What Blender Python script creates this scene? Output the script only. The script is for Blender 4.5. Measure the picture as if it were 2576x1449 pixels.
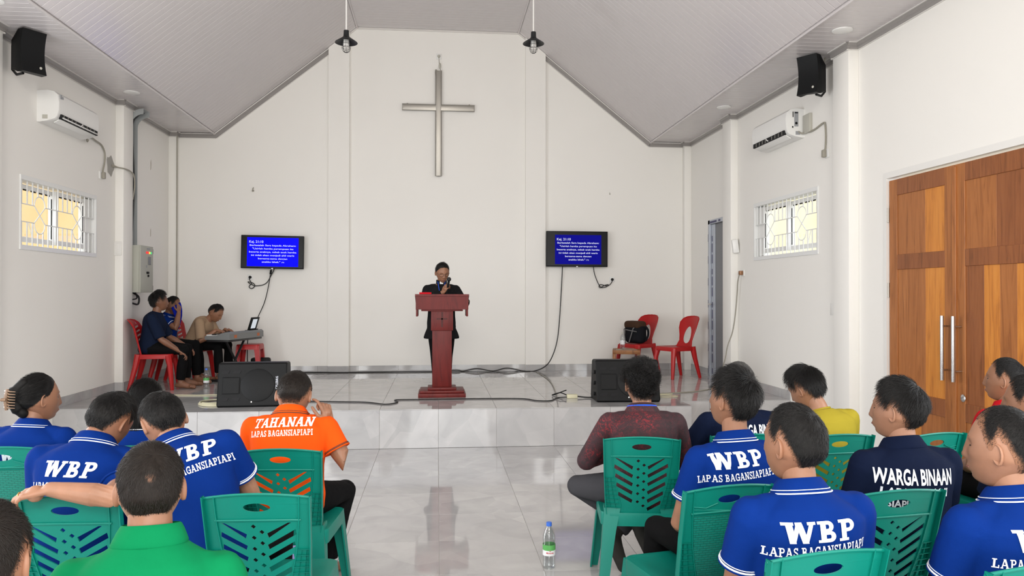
import bpy, bmesh, math, random
import numpy as np
from mathutils import Vector, Matrix
from mathutils.bvhtree import BVHTree
for o in list(bpy.data.objects): bpy.data.objects.remove(o)
SC = bpy.context.scene
COL = SC.collection
random.seed(7); RNG = np.random.default_rng(11)
PI = math.pi
# ------------------------------------------------------------------ camera, world, lights, exposure
cd = bpy.data.cameras.new('camera'); cam = bpy.data.objects.new('camera', cd); COL.objects.link(cam)
cd.sensor_width = 36; cd.lens = 36*1942.9/2576; cd.clip_start = .05; cd.clip_end = 200
def cam_matrix(yaw, p, r):
    cy, sy = math.cos(yaw), math.sin(yaw)
    F = Vector((sy*math.cos(p), cy*math.cos(p), math.sin(p))); R0 = Vector((cy, -sy, 0)); U0 = R0.cross(F)
    R = R0*math.cos(r)-U0*math.sin(r); U = U0*math.cos(r)+R0*math.sin(r)
    return Matrix(((R.x, U.x, -F.x), (R.y, U.y, -F.y), (R.z, U.z, -F.z))).to_4x4()
cam.matrix_world = Matrix.Translation((-.0135, -7.9949, 1.588)) @ cam_matrix(.0964, .0074, -.0009)
SC.camera = cam
W = bpy.data.worlds.new('sky'); SC.world = W; W.use_nodes = True
nt = W.node_tree; nt.nodes.clear()
wo = nt.nodes.new('ShaderNodeOutputWorld'); bg = nt.nodes.new('ShaderNodeBackground')
bg.inputs['Color'].default_value = (.86, .93, 1, 1); bg.inputs['Strength'].default_value = 3.6
nt.links.new(bg.outputs[0], wo.inputs[0])
def area(name, loc, size, direction, power, color=(1, 1, 1)):
    l = bpy.data.lights.new(name, 'AREA'); l.shape = 'RECTANGLE'; l.size, l.size_y = size; l.energy = power; l.color = color
    o = bpy.data.objects.new(name, l); COL.objects.link(o); o.location = loc
    o.rotation_euler = Vector(direction).to_track_quat('-Z', 'Y').to_euler(); return o
# daylight coming in through the room's openings: entrance doors behind the camera, side doorways, windows; plus an added gable light
area('entrance_daylight', (0, -10.7, 1.6), (3.2, 2.8), (0, 1, .30), 110, (1, .96, .90))
area('added_gable_light', (0, -10.72, 4.05), (2.6, 1.3), (0, 1, .06), 290, (1, .935, .85))  # added high out of view to brighten the upper wall and ceiling
for sx in (-1, 1):
    area('rear_window_daylight', (sx*2.75, -10.7, 2.35), (.8, 1.5), (-sx*.1, 1, .05), 45, (1, .97, .92))
area('doorway_daylight', (-4.0, -2.42, 1.35), (1.6, 2.4), (1, .14, .14), 115, (.95, .97, 1))
for yy in (-8.2, -5.1):
    area('side_window_daylight', (-4.0, yy, 1.9), (1.5, 1.5), (1, .1, .1), 55, (.97, .98, 1))
    area('side_window_daylight', (4.0, yy, 1.9), (1.5, 1.5), (-1, .1, .1), 55, (.97, .98, 1))
SC.view_settings.view_transform = 'Standard'; SC.view_settings.look = 'None'
SC.view_settings.gamma = 1; SC.view_settings.use_curve_mapping = False
SC.view_settings.exposure = -0.17
SC.cycles.use_denoising = True
SC.cycles.max_bounces = 8; SC.cycles.diffuse_bounces = 5; SC.cycles.glossy_bounces = 4; SC.cycles.transparent_max_bounces = 12
SC.cycles.caustics_reflective = False; SC.cycles.caustics_refractive = False

# ------------------------------------------------------------------ materials
def lin(r, g, b):
    f = lambda c: ((c/255+.055)/1.055)**2.4 if c/255 > .04045 else c/255/12.92
    return (f(r), f(g), f(b))
class NB:
    """small node builder around one material"""
    def __init__(s, name, color=(.8, .8, .8), rough=.5, **kw):
        s.m = bpy.data.materials.new(name); s.m.use_nodes = True; s.t = s.m.node_tree
        s.b = s.t.nodes['Principled BSDF']; s.set('Base Color', (*color, 1)); s.set('Roughness', rough)
        for k, v in kw.items(): s.set(k.replace('_', ' '), v)
        s._tc = None
    def set(s, k, v): s.b.inputs[k].default_value = v
    def n(s, typ, **kw):
        x = s.t.nodes.new('ShaderNode'+typ)
        for k, v in kw.items():
            if k in x.inputs: x.inputs[k].default_value = v
            else: setattr(x, k, v)
        return x
    def l(s, a, b): s.t.links.new(a, b)
    def co(s, scale=(1, 1, 1), kind='Object'):
        if s._tc is None: s._tc = s.n('TexCoord')
        mp = s.n('Mapping'); mp.inputs['Scale'].default_value = scale; s.l(s._tc.outputs[kind], mp.inputs['Vector']); return mp.outputs[0]
    def noise(s, scale, detail=3, rough=.5, stretch=(1, 1, 1), kind='Object', dist=0):
        x = s.n('TexNoise'); x.inputs['Scale'].default_value = scale; x.inputs['Detail'].default_value = detail
        x.inputs['Roughness'].default_value = rough; x.inputs['Distortion'].default_value = dist
        s.l(s.co(stretch, kind), x.inputs['Vector']); return x.outputs['Fac']
    def ramp(s, fac, stops):
        r = s.n('ValToRGB'); s.l(fac, r.inputs[0]); e = r.color_ramp.elements
        while len(e) > 1: e.remove(e[-1])
        e[0].position = stops[0][0]; e[0].color = (*stops[0][1], 1)
        for p, c in stops[1:]: q = e.new(p); q.color = (*c, 1)
        return r.outputs[0]
    def mix(s, fac, a, b):
        x = s.n('Mix', data_type='RGBA')
        for v, i in ((fac, 0), (a, 6), (b, 7)):
            if isinstance(v, (int, float)): x.inputs[i].default_value = v
            elif isinstance(v, tuple): x.inputs[i].default_value = (*v, 1)
            else: s.l(v, x.inputs[i])
        return x.outputs[2]
    def color(s, out): s.l(out, s.b.inputs['Base Color']); return s
    def bump(s, h, strength=.3, dist=.01):
        x = s.n('Bump'); x.inputs['Strength'].default_value = strength; x.inputs['Distance'].default_value = dist
        s.l(h, x.inputs['Height']); s.l(x.outputs[0], s.b.inputs['Normal']); return s
M = {}
def plain(name, c, rough=.5, **kw):
    M[name] = NB(name, c, rough, **kw).m; return M[name]
x = NB('wall_paint', (.84, .825, .785), .75); x.color(x.mix(x.noise(1.3, 4), (.83, .815, .775), (.855, .84, .80))); x.bump(x.noise(60, 3), .05, .004); M['wall'] = x.m
x = NB('floor_tile_glaze', (.4, .4, .4), .05, Specular_IOR_Level=.6)
oi = x.n('ObjectInfo'); ge = x.n('NewGeometry'); sc_ = x.n('VectorMath', operation='SCALE'); sc_.inputs['Scale'].default_value = 13
cx = x.n('CombineXYZ'); [x.l(oi.outputs['Random'], cx.inputs[i]) for i in (0, 1, 2)]; x.l(cx.outputs[0], sc_.inputs[0])
ad = x.n('VectorMath', operation='ADD'); x.l(ge.outputs['Position'], ad.inputs[0]); x.l(sc_.outputs[0], ad.inputs[1])
vor = x.n('TexVoronoi'); vor.inputs['Scale'].default_value = 3.2; x.l(ad.outputs[0], vor.inputs['Vector'])
nz = x.n('TexNoise'); nz.inputs['Scale'].default_value = 3.2; nz.inputs['Detail'].default_value = 5; nz.inputs['Distortion'].default_value = .8; x.l(ad.outputs[0], nz.inputs['Vector'])
sep = x.n('SeparateColor'); x.l(vor.outputs['Color'], sep.inputs[0])
pat = x.ramp(sep.outputs[0], [(0, lin(168, 168, 168)), (.5, lin(178, 177, 177)), (1, lin(190, 189, 188))])
cl = x.ramp(nz.outputs['Fac'], [(.32, lin(162, 161, 162)), (.70, lin(192, 191, 190))])
x.color(x.mix(.5, pat, cl)); M['tile'] = x.m
plain('grout', lin(205, 204, 200), .6)
x = NB('ceiling_plastic', lin(204, 199, 199), .22); x.color(x.mix(x.noise(.9, 2), lin(200, 196, 196), lin(208, 202, 203))); M['plank'] = x.m
plain('plank_joint_glint', lin(236, 232, 232), .5); plain('cornice_grey', lin(146, 142, 139), .4); plain('cornice_light', lin(215, 212, 208), .4)
plain('white_plastic', (.80, .80, .78), .35); plain('white_metal', (.78, .79, .78), .35); plain('grey_plastic', lin(180, 178, 168), .5)
plain('black_plastic', (.006, .0065, .007), .5, Specular_IOR_Level=.18); plain('black_metal', (.014, .015, .016), .45, Specular_IOR_Level=.3); plain('black_gap', (.004, .004, .005), .8)
plain('chrome', (.62, .62, .62), .22, Metallic=1.0); plain('steel', (.46, .44, .40), .5, Metallic=.9); plain('galvanised', lin(168, 172, 172), .4, Metallic=.15)
plain('aluminium', lin(178, 184, 194), .35, Metallic=.35); plain('blue_film', (.02, .018, .10), .4); plain('door_grey', lin(120, 122, 126), .5)
plain('box_grey', lin(172, 173, 162), .5); plain('cable_black', (.012, .012, .012), .5); plain('cable_grey', lin(150, 146, 134), .5); plain('cable_cream', lin(205, 200, 170), .5)
plain('pvc_white', (.78, .77, .74), .4); plain('paper_white', (.82, .82, .80), .6); plain('print_white', (.80, .83, .90), .6); plain('print_cream', (.88, .86, .80), .6)
plain('stripe_white', (.80, .82, .85), .7); plain('stripe_dark', (.05, .03, .02), .7); plain('gold', (.8, .55, .2), .25, Metallic=1.0); plain('brass', lin(150, 110, 80), .4, Metallic=.5)
plain('keys_white', (.75, .75, .73), .3); plain('label_grey', lin(150, 152, 155), .5)
def emit(name, c, s):
    x = NB(name, (0, 0, 0), .6, Specular_IOR_Level=.1); x.set('Emission Color', (*c, 1)); x.set('Emission Strength', s); M[name] = x.m
emit('screen_bright', (0, 0, 1.0), 1.35); emit('screen_dim', (.0005, .0005, .30), 1.0); emit('screen_text', (.75, .78, 1.0), 1.0)
emit('led_red', (1, .05, .05), 1.3); emit('led_yellow', (1, .75, .1), 1.3); emit('led_green', (.1, .8, .3), 1.1); emit('display_lit', (1, .85, .6), 1.4); emit('tablet_lit', (.8, .85, .9), .9)
x = NB('screen_border', (.003, .003, .004), .25, Specular_IOR_Level=.2); M['bezel'] = x.m
def glass(name, c, rough=.02, ior=1.3, tr=1.0):
    x = NB(name, c, rough, IOR=ior); x.set('Transmission Weight', tr); M[name] = x.m
x = NB('clear_plastic', (1, 1, 1), .05); t_ = x.n('BsdfTransparent', Color=(.90, .93, .94, 1)); g_ = x.n('BsdfGlossy', Roughness=.08); mx = x.n('MixShader'); lw = x.n('LayerWeight', Blend=.35); ml = x.n('Math', operation='MULTIPLY_ADD'); x.l(lw.outputs['Facing'], ml.inputs[0]); ml.inputs[1].default_value = .55; ml.inputs[2].default_value = .06; x.l(ml.outputs[0], mx.inputs[0]); x.l(t_.outputs[0], mx.inputs[1]); x.l(g_.outputs[0], mx.inputs[2]); x.l(mx.outputs[0], x.t.nodes['Material Output'].inputs[0]); M['clear_plastic'] = x.m; glass('lamp_glass', (.92, .94, .92), .08); glass('water', (.96, .98, .99), 0, 1.33)
x = NB('window_glass', (1, 1, 1), .02); t_ = x.n('BsdfTransparent'); g_ = x.n('BsdfGlossy'); g_.inputs['Roughness'].default_value = .02
mx = x.n('MixShader'); mx.inputs[0].default_value = .06; x.l(t_.outputs[0], mx.inputs[1]); x.l(g_.outputs[0], mx.inputs[2]); x.l(mx.outputs[0], x.t.nodes['Material Output'].inputs[0]); M['glass'] = x.m
def plastic(name, c, rough=.35):
    x = NB(name, c, rough); x.color(x.mix(x.noise(5, 3), tuple(v*.93 for v in c), c)); x.bump(x.noise(300, 2), .04, .002); x.set('Specular IOR Level', .3); M[name] = x.m
plastic('green_plastic', (.001, .195, .148), .42); plastic('red_plastic', (.42, .012, .013), .36)
x = NB('green_weave', (.001, .195, .148), .4); br = x.n('TexBrick'); br.inputs['Scale'].default_value = 1; br.offset = .5
br.inputs['Color1'].default_value = br.inputs['Color2'].default_value = (1, 1, 1, 1); br.inputs['Mortar'].default_value = (0, 0, 0, 1)
br.inputs['Brick Width'].default_value = .026; br.inputs['Row Height'].default_value = .0095; br.inputs['Mortar Size'].default_value = .0016; br.inputs['Mortar Smooth'].default_value = .4
mp = x.n('Mapping'); mp.inputs['Rotation'].default_value = (PI/2, 0, 0); tc = x.n('TexCoord'); x.l(tc.outputs['Object'], mp.inputs[0]); x.l(mp.outputs[0], br.inputs['Vector'])
x.color(x.mix(br.outputs['Fac'], (.001, .195, .148), (.0012, .14, .105))); x.bump(br.outputs['Color'], .8, .006); M['green_weave'] = x.m
def wood(name, a, b, c, st=(9, 9, .7), rough=.35, sc=2.2):
    x = NB(name, a, rough); oi = x.n('ObjectInfo'); ad = x.n('VectorMath', operation='ADD'); ml = x.n('VectorMath', operation='SCALE'); ml.inputs['Scale'].default_value = 9
    cx = x.n('CombineXYZ'); x.l(oi.outputs['Random'], cx.inputs[0]); x.l(oi.outputs['Random'], cx.inputs[2]); x.l(cx.outputs[0], ml.inputs[0])
    x.l(x.co(st), ad.inputs[0]); x.l(ml.outputs[0], ad.inputs[1])
    nz = x.n('TexNoise'); nz.inputs['Scale'].default_value = sc; nz.inputs['Detail'].default_value = 8; nz.inputs['Roughness'].default_value = .62; nz.inputs['Distortion'].default_value = 1.6; x.l(ad.outputs[0], nz.inputs['Vector'])
    x.color(x.ramp(nz.outputs['Fac'], [(.28, c), (.48, a), (.70, b)])); x.bump(nz.outputs['Fac'], .12, .003); x.set('Specular IOR Level', .32); M[name] = x.m
wood('teak', lin(160, 100, 54), lin(174, 112, 62), lin(130, 78, 40)); wood('teak_dark', lin(138, 83, 48), lin(150, 93, 54), lin(110, 66, 36)); wood('teak_gold', lin(198, 126, 54), lin(210, 140, 64), lin(162, 98, 44))
wood('mahogany', lin(96, 26, 23), lin(106, 31, 27), lin(76, 19, 17), (7, 7, 1.2), .48, 1.6); wood('mahogany_dark', lin(66, 20, 17), lin(74, 24, 20), lin(50, 14, 12), (7, 7, 1.2), .5, 1.6); wood('table_wood', lin(140, 92, 52), lin(160, 110, 66), lin(100, 62, 34), (4, 4, 4), .45)
for nm_, c1, c2 in (('outside_wall', (.62, .40, .16), (.66, .46, .22)), ('outside_wall_pale', (.72, .60, .36), (.76, .68, .48))):
    x = NB(nm_, c1, .8); x.color(x.ramp(x.noise(.8, 4), [(.35, c1), (.65, c2)])); M[nm_] = x.m
plain('outside_ground', (.55, .53, .50), .9)
def cloth(name, c, var=.12, rough=.85, weave=900):
    x = NB(name, c, rough); x.set('Specular IOR Level', .08)
    x.color(x.mix(x.noise(7, 3), tuple(v*(1-var) for v in c), tuple(v*(1+var) for v in c)))
    h = x.n('Math', operation='MULTIPLY_ADD'); x.l(x.noise(weave, 1), h.inputs[0]); h.inputs[1].default_value = .10; x.l(x.noise(11, 3, .55, dist=.8), h.inputs[2]); x.bump(h.outputs[0], .25, .012); M[name] = x.m
cloth('polo_blue', (.0015, .022, .165)); cloth('polo_orange', (.80, .085, .006)); cloth('polo_green', (.002, .185, .065)); cloth('navy', (.004, .008, .026)); cloth('shirt_red', (.50, .010, .018))
cloth('tee_yellow', (.33, .265, .026)); cloth('tee_tan', (.36, .25, .16)); cloth('trousers_black', (.0055, .0055, .006)); cloth('trousers_grey', (.045, .045, .05)); cloth('blazer', (.011, .011, .012)); cloth('tee_navy', (.008, .014, .035)); cloth('sock', (.035, .033, .03))
cloth('cloth_royal', (.008, .02, .40)); cloth('bag_black', (.012, .013, .016)); cloth('bag_brown', (.06, .032, .02)); cloth('strap_grey', (.16, .16, .16))
x = NB('batik', (.1, .02, .03), .8)
mot = x.ramp(x.noise(34, 3, .6, dist=2.6), [(.48, (.030, .008, .012)), (.56, (.105, .008, .013)), (.68, (.20, .010, .016))])
msk = x.ramp(x.noise(5.0, 3, .55, dist=.6), [(.46, (0, 0, 0)), (.58, (1, 1, 1))])
base = x.ramp(x.noise(46, 4, .7, dist=1.5), [(.40, (.016, .008, .010)), (.62, (.045, .009, .014)), (.80, (.085, .010, .016))])
x.color(x.mix(msk, base, mot)); x.bump(x.noise(11, 3), .2, .01); M['batik'] = x.m
def skin(name, c):
    x = NB(name, c, .5); x.color(x.ramp(x.noise(14, 4), [(.3, tuple(v*.86 for v in c)), (.7, tuple(v*1.08 for v in c))])); x.set('Subsurface Weight', .06); x.set('Subsurface Radius', (.012, .005, .003)); x.bump(x.noise(160, 2), .08, .003); M[name] = x.m
skin('skin_mid', (.28, .13, .072)); skin('skin_light', (.34, .168, .10)); skin('skin_dark', (.22, .098, .054))
plain('hair_black', (.0045, .0040, .0038), .38, Specular_IOR_Level=.35); plain('hair_brown', (.012, .0085, .0065), .42, Specular_IOR_Level=.3); plain('hair_grey', (.07, .068, .065), .5); plain('nail', (.55, .34, .27), .3)
plain('eye_white', (.7, .68, .65), .2); plain('tooth_clip', lin(122, 96, 74), .4); plain('label_green', lin(90, 170, 90), .5); plain('label_white', (.78, .8, .82), .5); plain('label_red', lin(190, 50, 60), .5); plain('cap_blue', lin(60, 110, 210), .4)
plain('orange_part', lin(190, 100, 50), .5); plain('keyboard_grey', lin(120, 122, 122), .4); plain('keyboard_black', (.015, .015, .016), .4); plain('snack', lin(235, 170, 40), .4); plain('lanyard_blue', (.01, .10, .75), .5)
plain('stain', lin(160, 158, 152), .9); plain('scar', lin(196, 190, 180), .9)
for nm, a_ in (('hair_cap_black', (.0045, .004, .0038)), ('hair_cap_brown', (.012, .0085, .0065)), ('hair_cap_grey', (.05, .048, .046))):
    x = NB(nm, a_, .6, Specular_IOR_Level=.2); at = x.n('Attribute'); at.attribute_name = 'fade'
    ad = x.n('Math', operation='MULTIPLY_ADD'); x.l(x.noise(140, 2), ad.inputs[0]); ad.inputs[1].default_value = .5; x.l(at.outputs['Fac'], ad.inputs[2])
    x.color(x.ramp(ad.outputs[0], [(.34, (.27, .13, .075)), (.58, (.09, .046, .028)), (.80, a_)])); M[nm] = x.m

# ------------------------------------------------------------------ mesh helpers
class MB:
    def __init__(s): s.v = []; s.f = []; s.mi = []; s.cur = 0
    def add(s, vs, fs):
        o = len(s.v); s.v.extend([tuple(map(float, p)) for p in vs]); s.f.extend([tuple(int(i)+o for i in f) for f in fs]); s.mi.extend([s.cur]*len(fs)); return s
    def box(s, x0, x1, y0, y1, z0, z1, mat=None):
        vs = [Vector((x, y, z)) for z in (z0, z1) for y in (y0, y1) for x in (x0, x1)]
        if mat is not None: vs = [mat @ v for v in vs]
        return s.add(vs, [(0, 2, 3, 1), (4, 5, 7, 6), (0, 1, 5, 4), (2, 6, 7, 3), (0, 4, 6, 2), (1, 3, 7, 5)])
    def bbox(s, x0, x1, y0, y1, z0, z1, b=.004, mat=None, seg=2):
        bm = bmesh.new(); bmesh.ops.create_cube(bm, size=1)
        for v in bm.verts: v.co = Vector((x0+(v.co.x+.5)*(x1-x0), y0+(v.co.y+.5)*(y1-y0), z0+(v.co.z+.5)*(z1-z0)))
        b = min(b, .49*min(abs(x1-x0), abs(y1-y0), abs(z1-z0)))
        if b > 0: bmesh.ops.bevel(bm, geom=bm.edges[:], offset=b, segments=seg, profile=.5, affect='EDGES')
        if mat is not None: bmesh.ops.transform(bm, matrix=mat, verts=bm.verts)
        bm.verts.index_update(); s.add([v.co for v in bm.verts], [[v.index for v in f.verts] for f in bm.faces]); bm.free(); return s
    def prism(s, poly, axis, a, b, mat=None):
        """extrude a 2D polygon along an axis: x -> (y,z), y -> (x,z), z -> (x,y)"""
        def P(p, t): return {'x': (t, p[0], p[1]), 'y': (p[0], t, p[1]), 'z': (p[0], p[1], t)}[axis]
        n = len(poly); vs = [Vector(P(p, a)) for p in poly]+[Vector(P(p, b)) for p in poly]
        if mat is not None: vs = [mat @ v for v in vs]
        return s.add(vs, [tuple(range(n)), tuple(range(2*n-1, n-1, -1))]+[(i, i+n, (i+1) % n+n, (i+1) % n) for i in range(n)])
    def loft(s, rings, caps=True, closed=True):
        n = len(rings[0]); vs = [p for r in rings for p in r]; fs = []
        for k in range(len(rings)-1):
            for i in range(n if closed else n-1):
                j = (i+1) % n; fs.append((k*n+i, k*n+j, (k+1)*n+j, (k+1)*n+i))
        if caps: fs.append(tuple(range(n-1, -1, -1))); fs.append(tuple(range((len(rings)-1)*n, len(rings)*n)))
        return s.add(vs, fs)
    def tube(s, pts, r, n=8, flat=False, round_ends=False):
        pts = [np.array(p, float) for p in pts]; m = len(pts); r = [r]*m if isinstance(r, (int, float)) else list(r)
        if round_ends:
            d0 = (pts[0]-pts[1])/max(1e-9, np.linalg.norm(pts[0]-pts[1])); d1 = (pts[-1]-pts[-2])/max(1e-9, np.linalg.norm(pts[-1]-pts[-2]))
            A = [(pts[0]+d0*r[0]*h, r[0]*q) for h, q in ((.97, .25), (.8, .6), (.45, .89))]; B = [(pts[-1]+d1*r[-1]*h, r[-1]*q) for h, q in ((.45, .89), (.8, .6), (.97, .25))]
            pts = [a for a, _ in A]+pts+[b for b, _ in B]; r = [a for _, a in A]+r+[b for _, b in B]; m = len(pts)
        T = [pts[min(i+1, m-1)]-pts[max(i-1, 0)] for i in range(m)]; T = [t/max(1e-9, np.linalg.norm(t)) for t in T]
        u = np.cross(T[0], (0, 0, 1)); u = np.cross(T[0], (1, 0, 0)) if np.linalg.norm(u) < .1 else u; u /= np.linalg.norm(u); rings = []
        for i in range(m):
            u = u-T[i]*np.dot(u, T[i]); u /= np.linalg.norm(u); w = np.cross(T[i], u)
            rings.append([pts[i]+r[i]*(u*math.cos(2*PI*k/n)+w*math.sin(2*PI*k/n)) for k in range(n)])
        return s.loft(rings)
    def lathe(s, prof, n=24, c=(0, 0, 0), mat=None, caps=True):
        rings = []
        for r, z in prof:
            ring = [Vector((c[0]+r*math.cos(2*PI*k/n), c[1]+r*math.sin(2*PI*k/n), c[2]+z)) for k in range(n)]
            rings.append([mat @ p for p in ring] if mat is not None else ring)
        return s.loft(rings, caps)
    def ellipsoid(s, c, r, n=12, m=8, mat=None):
        return s.lathe([(math.sin(PI*k/m)*1.0, -math.cos(PI*k/m)) for k in range(1, m)], n, mat=(mat if mat is not None else Matrix.Identity(4)) @ Matrix.Translation(c) @ Matrix.Diagonal((*r, 1)))
    def mesh(s, name, mats=None, smooth=True, angle=40):
        me = bpy.data.meshes.new(name); me.from_pydata(s.v, [], s.f)
        bm = bmesh.new(); bm.from_mesh(me); bmesh.ops.recalc_face_normals(bm, faces=bm.faces[:]); bm.to_mesh(me); bm.free()
        for m in (mats if isinstance(mats, (list, tuple)) else [mats] if mats else []): me.materials.append(M[m] if isinstance(m, str) else m)
        if any(s.mi): me.polygons.foreach_set('material_index', s.mi)
        if smooth:
            me.polygons.foreach_set('use_smooth', [True]*len(me.polygons))
            try: me.set_sharp_from_angle(angle=math.radians(angle))
            except Exception: pass
        me.update(); return me
    def obj(s, name, mat=None, parent=None, smooth=True, angle=40, loc=None):
        return link(name, s.mesh(name, mat, smooth, angle), parent, loc)
def link(name, data, parent=None, loc=None):
    o = bpy.data.objects.new(name, data); COL.objects.link(o)
    if parent is not None: o.parent = parent
    if loc is not None: o.location = loc
    return o
def tag(o, label=None, cat=None, group=None, kind=None):
    for k, v in (('label', label), ('category', cat), ('group', group), ('kind', kind)):
        if v: o[k] = v
    return o
def thing(name, label, cat, loc=(0, 0, 0), rz=0, group=None):
    o = link(name, None, None, loc); o.rotation_euler = (0, 0, rz); return tag(o, label, cat, group)
def struct(o): o['kind'] = 'structure'; return o
def copy_tree(o, loc=None, rz=None, label=None, group=None, parent=None):
    c = o.copy(); COL.objects.link(c)
    if parent is not None: c.parent = parent
    if loc is not None: c.location = loc
    if rz is not None: c.rotation_euler = (0, 0, rz)
    if label: c['label'] = label
    if group: c['group'] = group
    for ch in list(o.children): copy_tree(ch, parent=c)
    return c
def catmull(pts, k=8):
    p = [np.array(q, float) for q in pts]; p = [2*p[0]-p[1]]+p+[2*p[-1]-p[-2]]; out = []
    for i in range(1, len(p)-2):
        for j in range(k):
            t = j/k; out.append(.5*((2*p[i])+(-p[i-1]+p[i+1])*t+(2*p[i-1]-5*p[i]+4*p[i+1]-p[i+2])*t*t+(-p[i-1]+3*p[i]-3*p[i+1]+p[i+2])*t**3))
    out.append(p[-2]); return out
def text_mesh(s, size=1, extrude=0, bold=0, align='LEFT'):
    cu = bpy.data.curves.new('t', 'FONT'); cu.body = s; cu.size = size; cu.align_x = align; cu.offset = bold; cu.extrude = extrude; cu.resolution_u = 3
    o = bpy.data.objects.new('t', cu); COL.objects.link(o); dg = bpy.context.evaluated_depsgraph_get(); me = bpy.data.meshes.new_from_object(o.evaluated_get(dg))
    bpy.data.objects.remove(o); v = [tuple(p.co) for p in me.vertices]; f = [tuple(p.vertices) for p in me.polygons]; bpy.data.meshes.remove(me); return v, f
def plate2d(outer, holes, thick, name, fn=None, maxlen=.03):
    """filled 2D outline with holes, given thickness; fn maps (u, v, w) to 3D"""
    cu = bpy.data.curves.new('p', 'CURVE'); cu.dimensions = '2D'; cu.fill_mode = 'BOTH'; cu.extrude = thick/2
    for poly in [outer]+holes:
        sp = cu.splines.new('POLY'); sp.points.add(len(poly)-1); sp.use_cyclic_u = True
        for q, p in zip(sp.points, poly): q.co = (p[0], p[1], 0, 1)
    o = bpy.data.objects.new('p', cu); COL.objects.link(o); dg = bpy.context.evaluated_depsgraph_get(); me = bpy.data.meshes.new_from_object(o.evaluated_get(dg))
    bpy.data.objects.remove(o); bm = bmesh.new(); bm.from_mesh(me); bpy.data.meshes.remove(me)
    bmesh.ops.remove_doubles(bm, verts=bm.verts, dist=1e-5); bmesh.ops.triangulate(bm, faces=[f for f in bm.faces if len(f.verts) > 4])
    for _ in range(4):
        es = [e for e in bm.edges if e.calc_length() > maxlen]
        if not es: break
        bmesh.ops.subdivide_edges(bm, edges=es, cuts=1); bmesh.ops.triangulate(bm, faces=[f for f in bm.faces if len(f.verts) > 4])
    bm.verts.index_update(); V = [fn(*v.co) if fn else tuple(v.co) for v in bm.verts]; F = [[v.index for v in f.verts] for f in bm.faces]; bm.free(); return V, F

# ------------------------------------------------------------------ room shell
XW, YB, YF, HS, ZE, SX, TX, ZT = 3.94, 3.85, -10.8, .40, 3.957, 3.31, 1.227, 5.612
def wall_cells(mb, plane, u0, u1, z0, z1, t0, t1, holes):
    us = sorted({u0, u1, *[h[0] for h in holes], *[h[1] for h in holes]}); zs = sorted({z0, z1, *[h[2] for h in holes], *[h[3] for h in holes]})
    for a, b in zip(us, us[1:]):
        for c, d in zip(zs, zs[1:]):
            mu, mz = (a+b)/2, (c+d)/2
            if any(h[0] < mu < h[1] and h[2] < mz < h[3] for h in holes): continue
            mb.box(*((t0, t1, a, b) if plane == 'x' else (a, b, t0, t1)), c, d)
WIN = (-.30, 1.34, 2.03, 2.69)
SIDEWIN = [(-8.95, -7.45, 1.1, 2.6), (-5.85, -4.35, 1.1, 2.6)]
mb = MB(); wall_cells(mb, 'x', YF, YB+.15, -.02, ZE+.02, -XW-.15, -XW, [WIN, (-3.30, -1.53, 0, 2.62)]+SIDEWIN); wall_left = struct(mb.obj('wall_left', 'wall', smooth=False))
DOOR = (-3.30, -1.50, 0, 2.64); SDOOR = (2.30, 2.98, HS, 2.66)
mb = MB(); wall_cells(mb, 'x', YF, YB+.15, -.02, ZE+.02, XW, XW+.15, [WIN, DOOR, SDOOR]+SIDEWIN); wall_right = struct(mb.obj('wall_right', 'wall', smooth=False))
prof = [(-XW-.15, -.02), (XW+.15, -.02), (XW+.15, ZE+.02), (SX, ZE+.02), (TX, ZT+.02), (-TX, ZT+.02), (-SX, ZE+.02), (-XW-.15, ZE+.02)]
mb = MB(); mb.prism(prof, 'y', YB, YB+.15); wall_back = struct(mb.obj('wall_back', 'wall', smooth=False))
mb = MB(); wall_cells(mb, 'y', -XW-.15, XW+.15, -.02, ZE+.02, YF-.15, YF, [(-1.65, 1.65, 0, 3.05), (-3.15, -2.35, 1.6, 3.1), (2.35, 3.15, 1.6, 3.1), (-1.3, 1.3, 3.4, ZE+.02)])
for sx in (-1, 1): mb.prism([(sx*SX, ZE+.02), (sx*1.3, ZE+.02), (sx*1.3, 5.55), (sx*TX, ZT+.02)] if 0 else [(sx*SX, ZE+.02), (sx*1.3, ZE+.02), (sx*1.3, 5.55)], 'y', YF-.15, YF)
mb.prism([(-1.3, 4.7), (1.3, 4.7), (1.3, 5.55), (TX, ZT+.02), (-TX, ZT+.02), (-1.3, 5.55)], 'y', YF-.15, YF); wall_front = struct(mb.obj('wall_front', 'wall', smooth=False))  # gable opening cut for the added light
for sx, w in ((-1, wall_left), (1, wall_right)):
    for y0 in (-9.9, -6.95, -4.01, -1.07, 1.87):
        MB().bbox(*sorted((sx*XW, sx*(XW-.1))), y0, y0+.29, 0, ZE, .004).obj('pillar', 'wall', w)
    MB().bbox(*sorted((sx*XW, sx*(XW-.11))), YB-.10, YB, HS, ZE, .004).obj('pillar', 'wall', wall_back)
    MB().prism([(sx*1.335, HS), (sx*1.645, HS), (sx*1.645, 5.285), (sx*1.335, 5.53)], 'y', YB-.06, YB).obj('pillar', 'wall', wall_back, False)
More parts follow.
